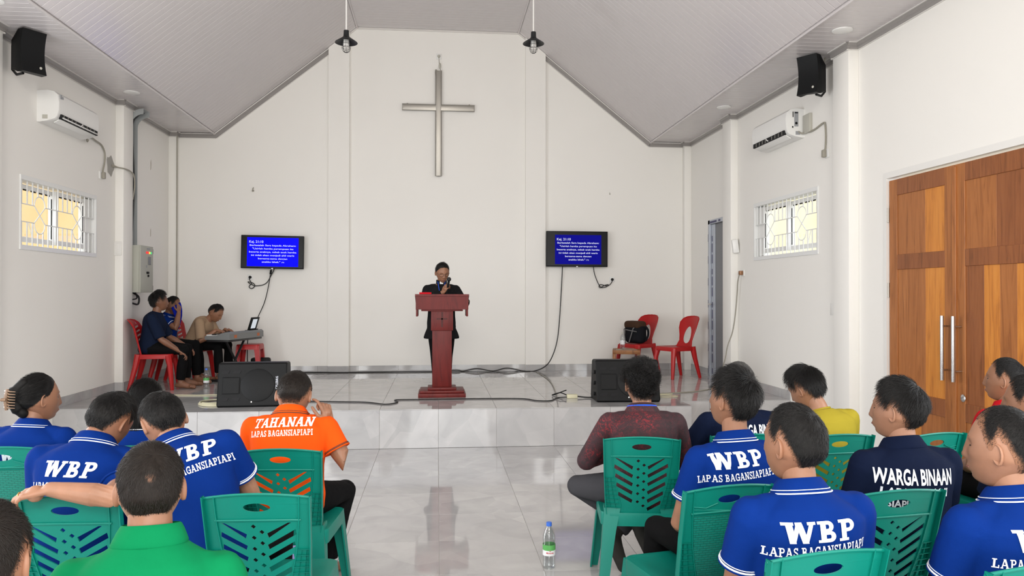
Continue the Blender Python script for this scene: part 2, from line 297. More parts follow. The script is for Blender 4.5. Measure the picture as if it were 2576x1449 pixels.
# ceiling: backing sheet plus plastic planks running across the room
ceiling = MB(); t = .03
cp = [(-XW, ZE), (-SX, ZE), (-TX, ZT), (TX, ZT), (SX, ZE), (XW, ZE)]
for (xa, za), (xb, zb) in zip(cp, cp[1:]): ceiling.prism([(xa, za+.012), (xb, zb+.012), (xb, zb+.05), (xa, za+.05)], 'y', YF, YB+.15)
ceiling = struct(ceiling.obj('ceiling', 'plank_joint_glint', smooth=False))  # pale backing paints in the light caught by the plank grooves
for k, ((xa, za), (xb, zb)) in enumerate(zip(cp, cp[1:])):
    a, b = Vector((xa, 0, za)), Vector((xb, 0, zb)); d = (b-a).normalized(); n = Vector((d.z, 0, -d.x)) if d.x > 0 else Vector((0, 0, -1))
    L = (b-a).length; gap = .018 if k in (1, 3) else .006
    mat = Matrix.Translation(a) @ Matrix(((d.x, 0, -n.x, 0), (0, 1, 0, 0), (d.z, 0, -n.z, 0), (0, 0, 0, 1)))
    ystart = {0: -2.1, 4: -2.1, 1: -2.3, 3: -2.3, 2: 2.3}[k]; me = None; stuff = MB()
    for i in range(-109, 39):
        y = i*.1-.048
        if y > YB-.11: continue
        if y >= ystart:
            if me is None: q = MB(); q.bbox(gap, L-gap, .0022, .0978, 0, .011, .0028, mat, seg=1); me = q.mesh('plank', 'plank', True, 30)
            link('plank', me, ceiling, (0, y, 0))
        else: stuff.box(gap, L-gap, y+.002, y+.098, 0, .011, mat)
    stuff.obj('plank_rows', 'plank', ceiling, False)['kind'] = 'stuff'
# cover strips along the folds of the ceiling
for i, (px_, pz_) in enumerate(cp[1:5]):
    mb = MB(); mb.tube([(px_, YF+.02, pz_-.002), (px_, YB-.02, pz_-.002)], .016, 6); mb.obj('fold_strip', 'plank', ceiling)
# grey cornice around the top of the walls, stepping round the pillars
def cornice(path, name, parent, up=(0, 0, 1), hh=.062):
    p = [Vector(q) for q in path]; u = Vector(up); mb = MB(); mb2 = MB()
    for k_, (a, b) in enumerate(zip(p, p[1:])):
        e = .0009*(k_ % 3); ex = .018+.0013*(k_ % 2)
        d = (b-a).normalized(); nrm = d.cross(u).normalized(); mats = Matrix((d, nrm, u)).transposed().to_4x4(); mats.translation = a
        L = (b-a).length
        pr = [(-.004, .002), (-.004, -hh+e), (.012+e, -hh+e), (.020+e, -hh+.012+e), (.020+e, -.03), (.034+e, -.012+e), (.034+e, .002)]
        mb.prism(pr, 'x', -ex, L+ex, mats); mb2.prism([(.030, .002), (.030, -.010+e), (.046+e, -.010+e), (.046+e, .002)], 'x', -ex, L+ex, mats); mb2.prism([(-.004, -hh+.004), (-.004, -hh-.01+e), (.008+e, -hh-.01+e), (.008+e, -hh+.004)], 'x', -ex, L+ex, mats)
    o = mb.obj(name, 'cornice_grey', parent, False); mb2.obj('bead', 'cornice_light', o, False); return o
for sx, nm in ((-1, 'trim_1'), (1, 'trim_2')):
    pts = [(sx*XW, YF+.02, ZE)]
    for y0 in (-9.9, -6.95, -4.01, -1.07, 1.87): pts += [(sx*XW, y0, ZE), (sx*(XW-.1), y0, ZE), (sx*(XW-.1), y0+.29, ZE), (sx*XW, y0+.29, ZE)]
    pts += [(sx*XW, YB-.10, ZE), (sx*(XW-.11), YB-.10, ZE), (sx*(XW-.11), YB, ZE), (sx*SX, YB, ZE)]
    if sx > 0: pts = pts[::-1]; 
    struct(cornice(pts if sx < 0 else pts, nm, None))
slope = Vector((TX-SX, 0, ZT-ZE)).normalized()
for sx, nm in ((-1, 'trim_3'), (1, 'trim_4')):
    a, b = Vector((sx*SX, YB, ZE)), Vector((sx*TX, YB, ZT)); e = a+(b-a)*.80
    u = Vector((-sx*-1*0, 0, 1)); dd = (b-a).normalized(); e = a+(b-a)*.795; u = Vector((-dd.z, 0, dd.x)) if sx < 0 else Vector((dd.z, 0, -dd.x))
    struct(cornice([a, e] if sx < 0 else [e, a], nm, None, u))
    mb = MB(); mb.prism([(sx*TX, ZT), (e.x, e.z), (e.x, e.z-.018), (sx*TX, ZT-.018)], 'y', YB-.02, YB); mb.obj('bead', 'cornice_light', wall_back, False)
mb = MB(); mb.box(-TX, TX, YB-.02, YB, ZT-.02, ZT); struct(mb.obj('trim_5', 'cornice_light', None, False))
# floor and stage: grout bed with one slab per tile
floor = MB(); floor.box(-XW-.15, XW+.15, YF-.15, YB+.15, -.06, -.004); floor = struct(floor.obj('floor', 'grout', smooth=False))
def tile_grid(parent, x0, x1, y0, y1, z, ymin, name='tile'):
    cache = {}; stuff = MB()
    xs = [x0]+[k*.6 for k in range(-8, 9) if x0+.02 < k*.6 < x1-.02]+[x1]; ys = [y0]+[k*.6 for k in range(-20, 9) if y0+.02 < k*.6 < y1-.02]+[y1]
    for xa, xb in zip(xs, xs[1:]):
        for ya, yb in zip(ys, ys[1:]):
            g = .0014
            if yb <= ymin: stuff.box(xa+g, xb-g, ya+g, yb-g, z-.008, z); continue
            key = (round(xb-xa, 3), round(yb-ya, 3))
            if key not in cache: q = MB(); q.bbox(g, xb-xa-g, g, yb-ya-g, -.008, 0, .0008, seg=1); cache[key] = q.mesh(name, 'tile', False)
            link(name, cache[key], parent, (xa, ya, z))
    if stuff.v: stuff.obj('tile_rows', 'tile', parent, False)['kind'] = 'stuff'
SXE, SY2 = 2.68, .35
tile_grid(floor, -XW, XW, YF, 0, 0, -4.9)
mb = MB(); mb.prism([(-XW, SY2+.009), (-SXE+.009, SY2+.009), (-SXE+.009, .009), (SXE-.009, .009), (SXE-.009, SY2+.009), (XW, SY2+.009), (XW, YB), (-XW, YB)], 'z', 0, HS-.006)
stage = struct(mb.obj('floor_stage', 'grout', smooth=False))
tile_grid(stage, -SXE, SXE, 0, .6, HS, -9); tile_grid(stage, -XW, -SXE, SY2, .6, HS, -9); tile_grid(stage, SXE, XW, SY2, .6, HS, -9); tile_grid(stage, -XW, XW, .6, YB, HS, -9)
def riser(x0, x1, y, face='y'):
    xs = [x0]+[k*.6 for k in range(-8, 9) if x0+.02 < k*.6 < x1-.02]+[x1] if face == 'y' else [x0, x1]
    for a, b in zip(xs, xs[1:]):
        q = MB()
        if face == 'y': q.bbox(a+.0014, b-.0014, y, y+.009, .002, HS-.0085, .0008, seg=1)
        else: q.bbox(y, y+.009, a+.0014, b-.0014, .002, HS-.0085, .0008, seg=1)
        q.obj('tile', 'tile', stage, False)
riser(-SXE, SXE, 0); riser(-XW, -SXE, SY2); riser(SXE, XW, SY2); riser(.009, SY2, -SXE, 'x'); riser(.009, SY2, SXE-.009, 'x')
# tile skirting: one piece of 60 cm after the other
def skirting(name, runs, parts=True):
    o = None
    for (ax, a, b, c, sgn, z0, z1) in runs:
        cuts = [a]+[k*.6 for k in range(-20, 9) if a+.03 < k*.6 < b-.03]+[b]
        for u, v in zip(cuts, cuts[1:]):
            t0, t1 = sorted((c, c+sgn*.010)); q = MB()
            if ax == 'x': q.bbox(u+.001, v-.001, t0, t1, z0, z1, .001, seg=1)
            else: q.bbox(t0, t1, u+.001, v-.001, z0, z1, .001, seg=1)
            if o is None: o = struct(q.obj(name, 'tile', None, False))
            else: q.obj('tile', 'tile', o, False)
z0, z1 = HS, HS+.10
skirting('baseboard_back', [('x', -XW+.11, -1.645, YB, -1, z0, z1), ('x', -1.645, -1.335, YB-.06, -1, z0, z1), ('x', -1.335, 1.335, YB, -1, z0, z1), ('x', 1.335, 1.645, YB-.06, -1, z0, z1), ('x', 1.645, XW-.11, YB, -1, z0, z1)])
for sx, nm in ((-1, 'baseboard_left'), (1, 'baseboard_right')):
    r = [('y', SY2, 1.87, sx*XW, -sx, z0, z1), ('y', 1.87, 2.16, sx*(XW-.1), -sx, z0, z1), ('x', *sorted((sx*XW, sx*(XW-.1))), 1.87, -1, z0, z1)]
    r += [('y', 2.16, 2.29, sx*XW, -sx, z0, z1), ('y', 2.99, YB-.1, sx*XW, -sx, z0, z1)] if sx > 0 else [('y', 2.16, YB-.1, sx*XW, -sx, z0, z1)]
    r += [('y', -1.5, -1.07, sx*XW, -sx, 0, .1), ('y', -1.07, -.78, sx*(XW-.1), -sx, 0, .1), ('y', -.78, SY2, sx*XW, -sx, 0, .1), ('y', -7, -3.4, sx*XW, -sx, 0, .1)]
    skirting(nm, r)
# outside: paved ground and the ochre neighbouring walls seen through the windows
mb = MB(); mb.box(-40, 40, -40, 30, -.4, -.065); o = mb.obj('ground_outside', 'outside_ground', smooth=False); struct(o)
for sx, nm in ((-1, 'wall_neighbour_left'), (1, 'wall_neighbour_right')):
    mb = MB(); mb.box(*sorted((sx*6.4, sx*6.7)), -1.2, 15, -.06, 4.6); struct(mb.obj(nm, 'outside_wall' if sx < 0 else 'outside_wall_pale', smooth=False))

# ------------------------------------------------------------------ windows with grilles
def window(name, sx, shift):
    """barred two-leaf window in the side wall; built for the right wall (sx=1) and mirrored for the left"""
    y0, y1, z0, z1 = WIN; X = lambda a: sx*(XW+a)
    mb = MB()
    for (a, b, c, d) in ((y0, y1, z1-.02, z1+.025), (y0, y1, z0-.025, z0+.02), (y0+.001, y0+.022, z0+.018, z1-.018), (y1-.022, y1-.001, z0+.018, z1-.018)):
        mb.bbox(*sorted((X(-.012 if c < z0 or c > z1-.03 else -.0108), X(.149 if c < z0 or c > z1-.03 else .148))), a, b, c, d, .002)
    fr = struct(mb.obj(name, 'white_metal', None, False))
    # lining boards show pale; sliding sashes sit at the outer side
    ym = (y0+y1)/2+shift
    def sash(a, b, depth, film):
        q = MB()
        for (c, d, e, f) in ((a, b, z1-.085, z1-.04), (a, b, z0+.06, z0+.11), (a+.001, a+.05, z0+.108, z1-.083), (b-.05, b-.001, z0+.108, z1-.083)): q.bbox(*sorted((X(depth+(.001 if c > a else 0)), X(depth+.04))), c, d, e, f, .002)
        so = q.obj('sash', 'white_plastic', fr, False)
        MB().box(*sorted((X(depth+.018), X(depth+.022))), a+.05, b-.05, z0+.11, z1-.085).obj('pane', 'glass', so, False)
        g = MB()
        for k in range(5):
            w = (b-a-.12)/5; g.box(*sorted((X(depth-.001), X(depth))), a+.06+k*w, a+.06+k*w+w*.72, z1-.10, z1-.085)
        g.box(*sorted((X(depth-.001), X(depth))), film-.018, film, z0+.12, z1-.12); g.obj('protective_film', 'black_plastic', so, False)
    sash(y0+.025, ym+.03, .085, ym-.025); sash(ym-.03, y1-.18, .040, y1-.235)
    MB().bbox(*sorted((X(.04), X(.12))), y1-.17, y1-.03, z0+.03, z1-.03, .003).obj('fixed_panel', 'white_plastic', fr, False)
    # steel grille: uprights as parts, plus rails and the looped motif
    gr = MB(); zc = (z0+z1)/2; za, zb = zc+.085, zc-.085; xg = X(.012); r = .0055
    L1, L2 = y0+.40, y0+1.20; hw = .105
    def rod(pts, rr=r): gr.tube(pts, rr, 6)
    for z in (za, zb):
        for a, b in ((y0+.02, L1-hw), (L1+hw, L2-hw), (L2+hw, y1-.02)): rod([(xg, a, z), (xg, b, z)])
    for c in (L1, L2):
        rod([(xg, c-hw, za), (xg, c, zc), (xg, c+hw, zb)]); rod([(xg, c+hw, za), (xg, c, zc), (xg, c-hw, zb)])
        for s, z in ((1, za), (-1, zb)): rod([(xg, c-hw*math.cos(t), z+s*.10*math.sin(t)) for t in np.linspace(0, PI, 11)])
    g = gr.obj('grille', 'white_metal', fr)
    n = 16; me = {}
    for k in range(n):
        y = y0+.06+k*(y1-y0-.12)/(n-1)
        for lo, hi in ((z0+.02, zb), (za, z1-.02)):
            for c in (L1, L2):
                if abs(y-c) < hw:
                    h = .10*math.sqrt(max(0, 1-((y-c)/hw)**2))
                    if lo == za: lo = za+h
                    else: hi = zb-h
            for c in (L1, L2):
                pass
            q = MB(); q.bbox(xg-.005, xg+.005, y-.006, y+.006, lo, hi, .001, seg=1); q.obj('bar', 'white_metal', g, False)
    # stay handles
    q = MB(); q.tube(catmull([(X(.035), y0+.30, z0+.10), (X(.03), y0+.27, z0+.16), (X(.028), y0+.22, z0+.24)], 5), .004, 6); q.obj('stay', 'white_metal', fr)
    return fr
window('window_1', -1, 0); window('window_2', 1, .0)
# rear windows and entrance frame, out of the picture, where daylight enters
mb = MB()
for a, b, c, d in ((-1.70, -1.62, 0, 3.1), (1.62, 1.70, 0, 3.1), (-1.7, 1.7, 3.02, 3.10)): mb.bbox(a, b, YF-.16, YF+.02, c, d, .004)
struct(mb.obj('trim_6', 'white_plastic', None, False))

# ------------------------------------------------------------------ doors
def board_panel(parent, x, ya, yb, za, zb, cuts, mats, name='panel'):
    ed = [0]+cuts+[1]
    for k in range(len(ed)-1):
        a, b = ya+(yb-ya)*ed[k], ya+(yb-ya)*ed[k+1]; q = MB(); q.bbox(x-.004, x+.016, min(a, b)+.0006, max(a, b)-.0006, za-.012, zb+.012, .0015, seg=1); q.obj(name, mats[k], parent, False)
def door_leaf(name, label, ya, yb, x, ang=0):
    """two panel teak leaf; ya hinge side, yb meeting side (negative y direction), front face at x"""
    t = struct(thing(name, label, None, (0, 0, 0))); lo, hi = min(ya, yb), max(ya, yb)
    st = .115; z0, z1 = .01, 2.585; rails = [(z1-.14, z1), (1.80, 1.93), (.62, .76), (z0, z0+.16)]
    for a, b, m in ((lo, lo+st, 'teak'), (hi-st, hi, 'teak')): MB().bbox(x, x+.04, a, b, z0, z1, .004).obj('stile', m, t, False)
    for k, (c, d) in enumerate(rails): MB().bbox(x, x+.04, lo+st, hi-st, c, d, .004).obj('rail', 'teak_dark', t, False)
    return t, lo+st, hi-st, rails, x
tA, a, b, rl, x = door_leaf('door_1', 'tall teak door leaf hinged beside the white pillar, with two raised panels', -1.54, -2.40, XW+.012)
board_panel(tA, x+.012, b, a, 1.935, 2.44, [.60], ['teak', 'teak_gold']); board_panel(tA, x+.012, b, a, .765, 1.795, [.60], ['teak', 'teak_gold']); board_panel(tA, x+.012, b, a, .17, .615, [.5], ['teak_gold', 'teak'])
tB, a, b, rl, x = door_leaf('door_2', 'wider teak door leaf nearer the entrance, with light boards in its lower panel', -2.405, -3.28, XW+.012)
board_panel(tB, x+.012, b, a, 1.935, 2.44, [.5], ['teak', 'teak_dark']); board_panel(tB, x+.012, b, a, .765, 1.795, [.30, .55, .8], ['teak_dark', 'teak_gold', 'teak', 'teak_gold']); board_panel(tB, x+.012, b, a, .17, .615, [.5], ['teak', 'teak_gold'])
mb = MB(); mb.bbox(x-.012, x+.004, -2.43, -2.385, .02, 2.57, .004); mb.obj('meeting_bead', 'teak', tA, False)
for y, par in ((-2.345, tA), (-2.475, tB)):
    mb = MB(); mb.tube([(x-.065, y, .92), (x-.065, y, 1.42)], .0145, 14); h = mb.obj('handle', 'chrome', par)
    for z in (1.00, 1.34): MB().tube([(x-.065, y, z), (x+.002, y, z)], .008, 10).obj('handle_post', 'chrome', h)
mb = MB(); mb.lathe([(.001, 0), (.026, 0), (.028, -.006), (.016, -.012), (.001, -.012)], 20, mat=Matrix.Translation((x, -2.50, .80)) @ Matrix.Rotation(-PI/2, 4, 'Y') @ Matrix.Diagonal((1, 1, -1, 1))); mb.obj('lock', 'chrome', tB)
for z in (.35, 1.62, 2.28):
    mb = MB(); mb.tube([(x-.006, -1.532, z-.06), (x-.006, -1.532, z+.06)], .008, 8); [mb.tube([(x-.006, -1.532, z-.06+.03*k), (x-.006, -1.532, z-.055+.03*k)], .0092, 8) for k in range(5)]; mb.obj('hinge', 'steel', tA)
mb = MB(); mb.box(XW-.008, XW+.12, -1.530, -1.485, .0, 2.606); mb.box(XW-.008, XW+.12, -3.34, -1.485, 2.606, 2.66)
struct(mb.obj('trim_7', 'pvc_white', None, False))
# aluminium side door on the stage, standing in a deep frame with leftover protective film
y0, y1, z0, z1 = SDOOR
d3 = struct(thing('door_3', None, None))
mb = MB(); mb.bbox(XW-.01, XW+.10, y1-.07, y1+.0, z0, z1, .003); mb.bbox(XW-.01, XW+.10, y0, y0+.05, z0, z1, .003); mb.bbox(XW-.01, XW+.10, y0, y1, z1-.06, z1, .003); mb.obj('door_frame', 'aluminium', d3, False)
mb = MB(); mb.bbox(XW+.03, XW+.075, y0+.05, y1-.08, z0+.01, z1-.065, .003); mb.obj('leaf', 'door_grey', d3, False)
mb = MB(); mb.bbox(XW+.018, XW+.032, y1-.20, y1-.08, z0+.01, z1-.065, .002); mb.obj('leaf_stile', 'aluminium', d3, False)
fm = MB(); k = 0
for zz in np.arange(z0+.03, z1-.15, .16):
    fm.box(XW+.0165, XW+.0175, y1-.115, y1-.085, zz, zz+(.13 if k % 3 else .08)); k += 1
    if k % 2: fm.box(XW-.0115, XW-.0105, y1-.010, y1-.0005, zz, zz+.11)
fm.box(XW-.0115, XW-.0105, y1-.35, y1-.08, z1-.05, z1-.02); fm.box(XW-.0115, XW-.0105, y1-.5, y1-.42, z1-.05, z1-.02); fm.obj('protective_film', 'blue_film', d3, False)
mb = MB(); mb.tube([(XW-.0, y1-.12, 1.44), (XW-.05, y1-.12, 1.44), (XW-.05, y1-.24, 1.44)], .009, 8); mb.obj('handle', 'chrome', d3)

# ------------------------------------------------------------------ wall fixtures
def cable(name, pts, r, mat, label=None, cat='cable', parent=None, k=6, n=6):
    o = MB().tube(catmull(pts, k), r, n).obj(name, mat, parent)
    return tag(o, label, cat) if label else o
def bolt_text(s, size, parent, mat, origin, right, up, name='lettering', align='LEFT', bold=0, sx=1, lift=0):
    v, f = text_mesh(s, size, 0, bold, align); o_, r_, u_ = Vector(origin), Vector(right), Vector(up); n_ = r_.cross(u_)
    return MB().add([o_+r_*(p[0]*sx)+u_*p[1]+n_*lift for p in v], f).obj(name, mat, parent, False)
# cross with a rope light along its edges
cross = thing('wall_cross', 'large metal cross hanging on the back wall above the lectern', 'cross', (0, YB, 4.42))
for nm, a, b, c, d in (('upright', -.040, .040, -1.04, .57), ('crossbar', -.545, .545, -.042, .042)):
    pr = MB(); w = .02 if nm == 'upright' else .018
    pr.bbox(a, b, -.045 if nm == 'upright' else -.043, -.012, c, d, .006); pr.obj(nm, 'steel', cross)
rope = MB()
for sx in (-1, 1):
    rope.tube([(sx*.044, -.05, .57), (sx*.044, -.05, .046), (sx*.548, -.05, .046), (sx*.548, -.05, -.046), (sx*.044, -.05, -.046), (sx*.044, -.05, -1.043), (0, -.05, -1.043)], .007, 6)
rope.obj('rope_light', 'steel', cross)
for x_ in (-.47, .47): MB().tube([(x_, -.03, .042), (x_, -.03, .062)], .012, 8).obj('clip', 'steel', cross)
def socket(x, z, label, plug='black_plastic', group=None):
    t = thing('wall_socket', label, 'socket', (x, YB, z)); MB().bbox(-.042, .042, -.012, 0, -.042, .042, .004).obj('cover', 'white_plastic', t)
    MB().lathe([(.001, 0), (.022, 0), (.022, .018), (.014, .035), (.001, .036)], 16, mat=Matrix.Translation((0, -.010, 0)) @ Matrix.Rotation(PI/2, 4, 'X')).obj('plug', plug, t); return t
socket(.004, 5.215, 'small white wall socket with grey plug high above the cross', 'grey_plastic')
socket(-2.79, 1.83, 'white wall socket with black plug below the bright blue television', 'black_plastic'); socket(2.70, 1.81, 'white wall socket with black plug below the darker blue television', 'black_plastic')
cable('cross_cable', [(.004, 3.815, 5.195), (.010, 3.815, 5.10), (.023, 3.815, 5.04), (.029, 3.81, 4.99), (-.001, 3.81, 4.965), (-.038, 3.80, 5.0), (-.05, 3.80, 4.975), (-.046, 3.80, 4.90)], .005, 'cable_grey', 'thin grey cable joining the socket to the top of the cross')
tag(MB().ellipsoid((.02, 3.81, 5.06), (.018, .015, .05)).obj('inline_switch', 'grey_plastic'), 'small grey inline adaptor hanging above the cross', 'switch')
for x, z, lb in ((-2.75, 3.138, 'small grey hook in the plain wall above the bright television'), (2.66, 3.151, 'tiny grey nail in the plain wall above the darker television')):
    s_ = 1 if x < 0 else .5; q = MB(); q.tube([(0, .012, .03*s_), (0, -.03*s_, .012*s_), (0, -.03*s_, -.01*s_)], .007*s_, 6); q.ellipsoid((0, -.015, -.02*s_), (.018*s_, .012*s_, .013*s_)); tag(q.obj('wall_hook', 'cable_grey', loc=(x, YB-.012, z)), lb, 'hook')
# televisions
def tv(loc, w, h, roll, scr, scr_rect, label, tilt):
    t = thing('television', label, 'television', loc); t.rotation_euler = (tilt, roll, 0)
    MB().bbox(-w/2, w/2, 0, .05, -h/2, h/2, .006).obj('casing', 'black_plastic', t); MB().box(-w/2+.008, w/2-.008, -.003, 0, -h/2+.016, h/2-.008).obj('screen', 'bezel', t, False)
    MB().box(-.12, .12, .05, .115, -.12, .12).obj('wall_bracket', 'black_metal', t, False); MB().bbox(-.012, .012, -.006, 0, -h/2-.006, -h/2+.008, .001).obj('badge', 'chrome', t)
    a, b, c, d = scr_rect; sl = MB().box(a, b, -.0045, -.0032, c, d).obj('slide', scr, t, False)
    W_, H_ = b-a, d-c; Y_ = -.006
    bolt_text('Kej. 21:10', H_*.115, sl, 'screen_text', (a+W_*.035, Y_, d-H_*.19), (1, 0, 0), (0, 0, 1), bold=.0022*H_, sx=1.04)
    for k, (tx, wd) in enumerate([('Berkatalah Sara kepada Abraham:', .90), ('"Usirlah hamba perempuan itu', .80), ('beserta anaknya, sebab anak hamba', .92), ('ini tidak akan menjadi ahli waris', .84), ('bersama-sama dengan', .57), ('anakku Ishak."', .36)]):
        v, f = text_mesh(tx, H_*.080, 0, .0015*H_); xs = [p[0] for p in v]; L_ = max(xs)-min(xs); sx = wd*W_/L_
        cx = (a+b)/2-(.03*W_ if k == 5 else 0)
        MB().add([(cx+(p[0]-min(xs)-L_/2)*sx, Y_, d-H_*(.30+.114*k)+p[1]) for p in v], f).obj('lettering', 'screen_text', sl, False)
    bolt_text('(TB)', H_*.055, sl, 'screen_text', ((a+b)/2+.17*W_, Y_, d-H_*(.30+.114*5)), (1, 0, 0), (0, 0, 1))
tv((-2.443, 3.71, 2.201), .905, .49, math.radians(.9), 'screen_bright', (-.363, .378, -.215, .213), 'flat television with bright blue slide, on the wall beside the electrical box', 0)
tv((2.124, 3.71, 2.276), .955, .545, math.radians(.2), 'screen_dim', (-.345, .375, -.235, .215), 'flat television with deep blue slide, on the wall near the red chairs', 0)
cable('television_cable', [(-2.463, 3.75, 1.96), (-2.485, 3.78, 1.874), (-2.514, 3.79, 1.696), (-2.57, 3.79, 1.46), (-2.656, 3.78, 1.254), (-2.70, 3.70, 1.12), (-2.71, 3.4, 1.00), (-2.66, 3.15, .62), (-2.6, 3.2, .41)], .0065, 'cable_black', 'black cable running from the bright television down behind the keyboard')
MB().tube([(-2.472, 3.765, 1.935), (-2.482, 3.775, 1.875)], .016, 8).obj('connector', 'black_plastic', bpy.data.objects['television_cable'])
cable('television_lead', [(-2.423, 3.77, 1.955), (-2.492, 3.81, 1.833), (-2.538, 3.81, 1.756), (-2.607, 3.815, 1.714), (-2.722, 3.815, 1.702), (-2.768, 3.81, 1.726), (-2.797, 3.8, 1.684), (-2.756, 3.8, 1.661), (-2.716, 3.81, 1.702), (-2.745, 3.81, 1.743), (-2.814, 3.8, 1.761), (-2.768, 3.81, 1.72), (-2.774, 3.82, 1.755), (-2.797, 3.815, 1.8), (-2.788, 3.805, 1.832)], .0065, 'cable_black', 'looped black power cord between the bright television and its socket')
cable('television_lead', [(2.386, 3.77, 2.02), (2.417, 3.81, 1.891), (2.473, 3.81, 1.749), (2.517, 3.81, 1.694), (2.568, 3.81, 1.718), (2.63, 3.81, 1.731), (2.593, 3.8, 1.694), (2.492, 3.8, 1.687), (2.505, 3.81, 1.731), (2.618, 3.81, 1.712), (2.674, 3.81, 1.749), (2.70, 3.805, 1.806)], .0065, 'cable_black', 'looped black power cord between the darker television and its socket')
cable('wall_cable', [(-2.3, 3.76, .412), (-1.789, 3.76, .415), (-1.438, 3.75, .410), (-1.025, 3.765, .412), (-.551, 3.75, .412), (-.102, 3.76, .410), (.271, 3.78, .425), (.38, 3.77, .412), (.592, 3.80, .445), (.835, 3.79, .408), (1.049, 3.81, .448), (1.294, 3.75, .408), (1.478, 3.74, .41), (1.66, 3.77, .492), (1.768, 3.80, .663), (1.836, 3.81, .907), (1.873, 3.82, 1.275), (1.898, 3.82, 1.705), (1.910, 3.79, 2.02)], .0075, 'cable_black', 'thick black cable along the skirting, rising to the darker television')
cable('wall_cable', [(-2.1, 3.70, .408), (-1.6, 3.72, .408), (-1.0, 3.70, .408), (-.3, 3.71, .408), (.3, 3.72, .408), (.62, 3.66, .408), (.95, 3.60, .408), (1.15, 3.68, .408), (1.4, 3.72, .408)], .0055, 'cable_black', 'thinner black cable lying on the stage floor along the back wall')
cable('stage_cable', [(-1.75, .70, .407), (-1.312, .637, .407), (-1.048, .582, .407), (-.786, .527, .407), (-.58, .36, .407), (-.48, .41, .407), (-.44, .527, .407), (-.47, .688, .407), (-.189, .695, .407), (.433, .705, .407), (.924, .661, .407), (1.081, .484, .407), (1.235, .47, .407), (1.344, .689, .407), (1.46, .71, .412)], .0065, 'cable_black', 'black cable lying across the stage in front of the lectern')
cable('stage_cable', [(1.48, 3.60, .406), (1.507, 2.698, .406), (1.478, 1.945, .406), (1.408, 1.256, .406), (1.36, .80, .406)], .005, 'cable_grey', 'thin dark cord crossing the stage from the back wall to the adaptor')
a_ = tag(MB().bbox(-.06, .06, -.03, .03, 0, .045, .006).obj('power_adaptor', 'cable_cream', loc=(1.515, .70, HS)), 'small cream power adaptor on the stage beside the wedge speaker', 'adaptor')
MB().tube(catmull([(-.05, .02, .03), (-.12, .10, .05), (-.20, .16, .02), (-.17, .22, .012), (-.08, .20, .05), (-.04, .16, .07)], 6), .007, 6).obj('cord', 'cable_black', a_)
cable('speaker_cable', [(1.575, .70, .42), (1.70, .67, .410), (1.83, .68, .42)], .008, 'cable_black', 'short black cable from the cream adaptor to the wedge speaker')
# air conditioners
def aircon(sx, label):
    t = thing('air_conditioner', label, 'air conditioner', (sx*XW, .01, 3.28)); X = lambda a: -sx*a
    pr = [(0, 0), (0, .31), (.10, .318), (.16, .306), (.196, .275), (.208, .20), (.205, .12), (.19, .06), (.17, .035), (.10, .012), (.02, -.002)]
    shell = MB()
    for a, b, s in ((0, .012, .985), (.012, .90, 1), (.90, .912, .985)):
        shell.loft([[(X(p[0]*k), y, .155+(p[1]-.155)*k) for p in pr] for y, k in ((a, s if a == 0 else 1), (b, s if b > .905 else 1))])
    shell.obj('casing', 'white_plastic', t, True, 35)
    MB().box(*sorted((X(.185), X(.212))), .05, .86, .036, .085).obj('outlet', 'black_gap', t, False)
    fl = MB(); rot = Matrix.Translation((X(.17), 0, .03)) @ Matrix.Rotation(sx*math.radians(28), 4, 'Y'); fl.bbox(-.045, .055, .06, .85, -.006, .004, .003, rot); fl.obj('flap', 'white_plastic', t)
    for k in range(9):
        if k == 4: continue
        MB().bbox(*sorted((X(.175), X(.213))), .09+k*.085, .098+k*.085, .04, .08, .001).obj('louver', 'grey_plastic', t)
    MB().tube([(X(.211), .44, .045), (X(.218), .47, .06), (X(.211), .50, .08)], .006, 6).obj('louver_tab', 'white_plastic', t)
    MB().box(*sorted((X(.05), X(.10))), -.0015, .001, .03, .07).obj('knockout', 'grey_plastic' if sx < 0 else 'label_grey', t, False)
    if sx > 0:
        MB().box(*sorted((X(.07), X(.115))), -.0025, .001, .12, .28).obj('rating_plate', 'label_grey', t, False); q = MB(); q.box(*sorted((X(.075), X(.110))), -.0035, 0, .262, .274); q.box(*sorted((X(.125), X(.133))), -.0035, .001, .22, .28); q.box(*sorted((X(.126), X(.140))), -.0035, .001, .105, .122); q.lathe([(.001, 0), (.014, 0), (.014, .001), (.001, .001)], 16, mat=Matrix.Translation((X(.093), -.003, .155)) @ Matrix.Rotation(PI/2, 4, 'X')); q.obj('print', 'black_plastic', t, False)
    else:
        q = MB(); q.box(X(.198), X(.2095), .03, .055, .235, .275); q.box(X(.198), X(.2095), .075, .09, .24, .265); q.obj('sticker', 'label_grey', t, False)
    return t
aircon(-1, 'white air conditioner above the barred window with an ochre view'); aircon(1, 'white air conditioner with a grey rating plate, above the paler barred window')
cable('aircon_cable', [(-3.86, .95, 3.285), (-3.90, 1.02, 3.28), (-3.925, 1.08, 3.33), (-3.915, 1.16, 3.35), (-3.92, 1.283, 3.34), (-3.925, 1.45, 3.32), (-3.925, 1.54, 3.24), (-3.925, 1.53, 3.127), (-3.925, 1.49, 3.03), (-3.92, 1.478, 2.97)], .009, 'cable_grey', 'grey cable from the air conditioner to the socket beside the cable tray')
cable('aircon_cable', [(3.86, .03, 3.36), (3.90, -.023, 3.318), (3.92, -.086, 3.325), (3.925, -.13, 3.312), (3.925, -.252, 3.316), (3.925, -.419, 3.342), (3.925, -.46, 3.325), (3.925, -.476, 3.208), (3.925, -.467, 3.088), (3.92, -.455, 3.03)], .009, 'cable_grey', 'grey cable from the rated air conditioner down to its socket')
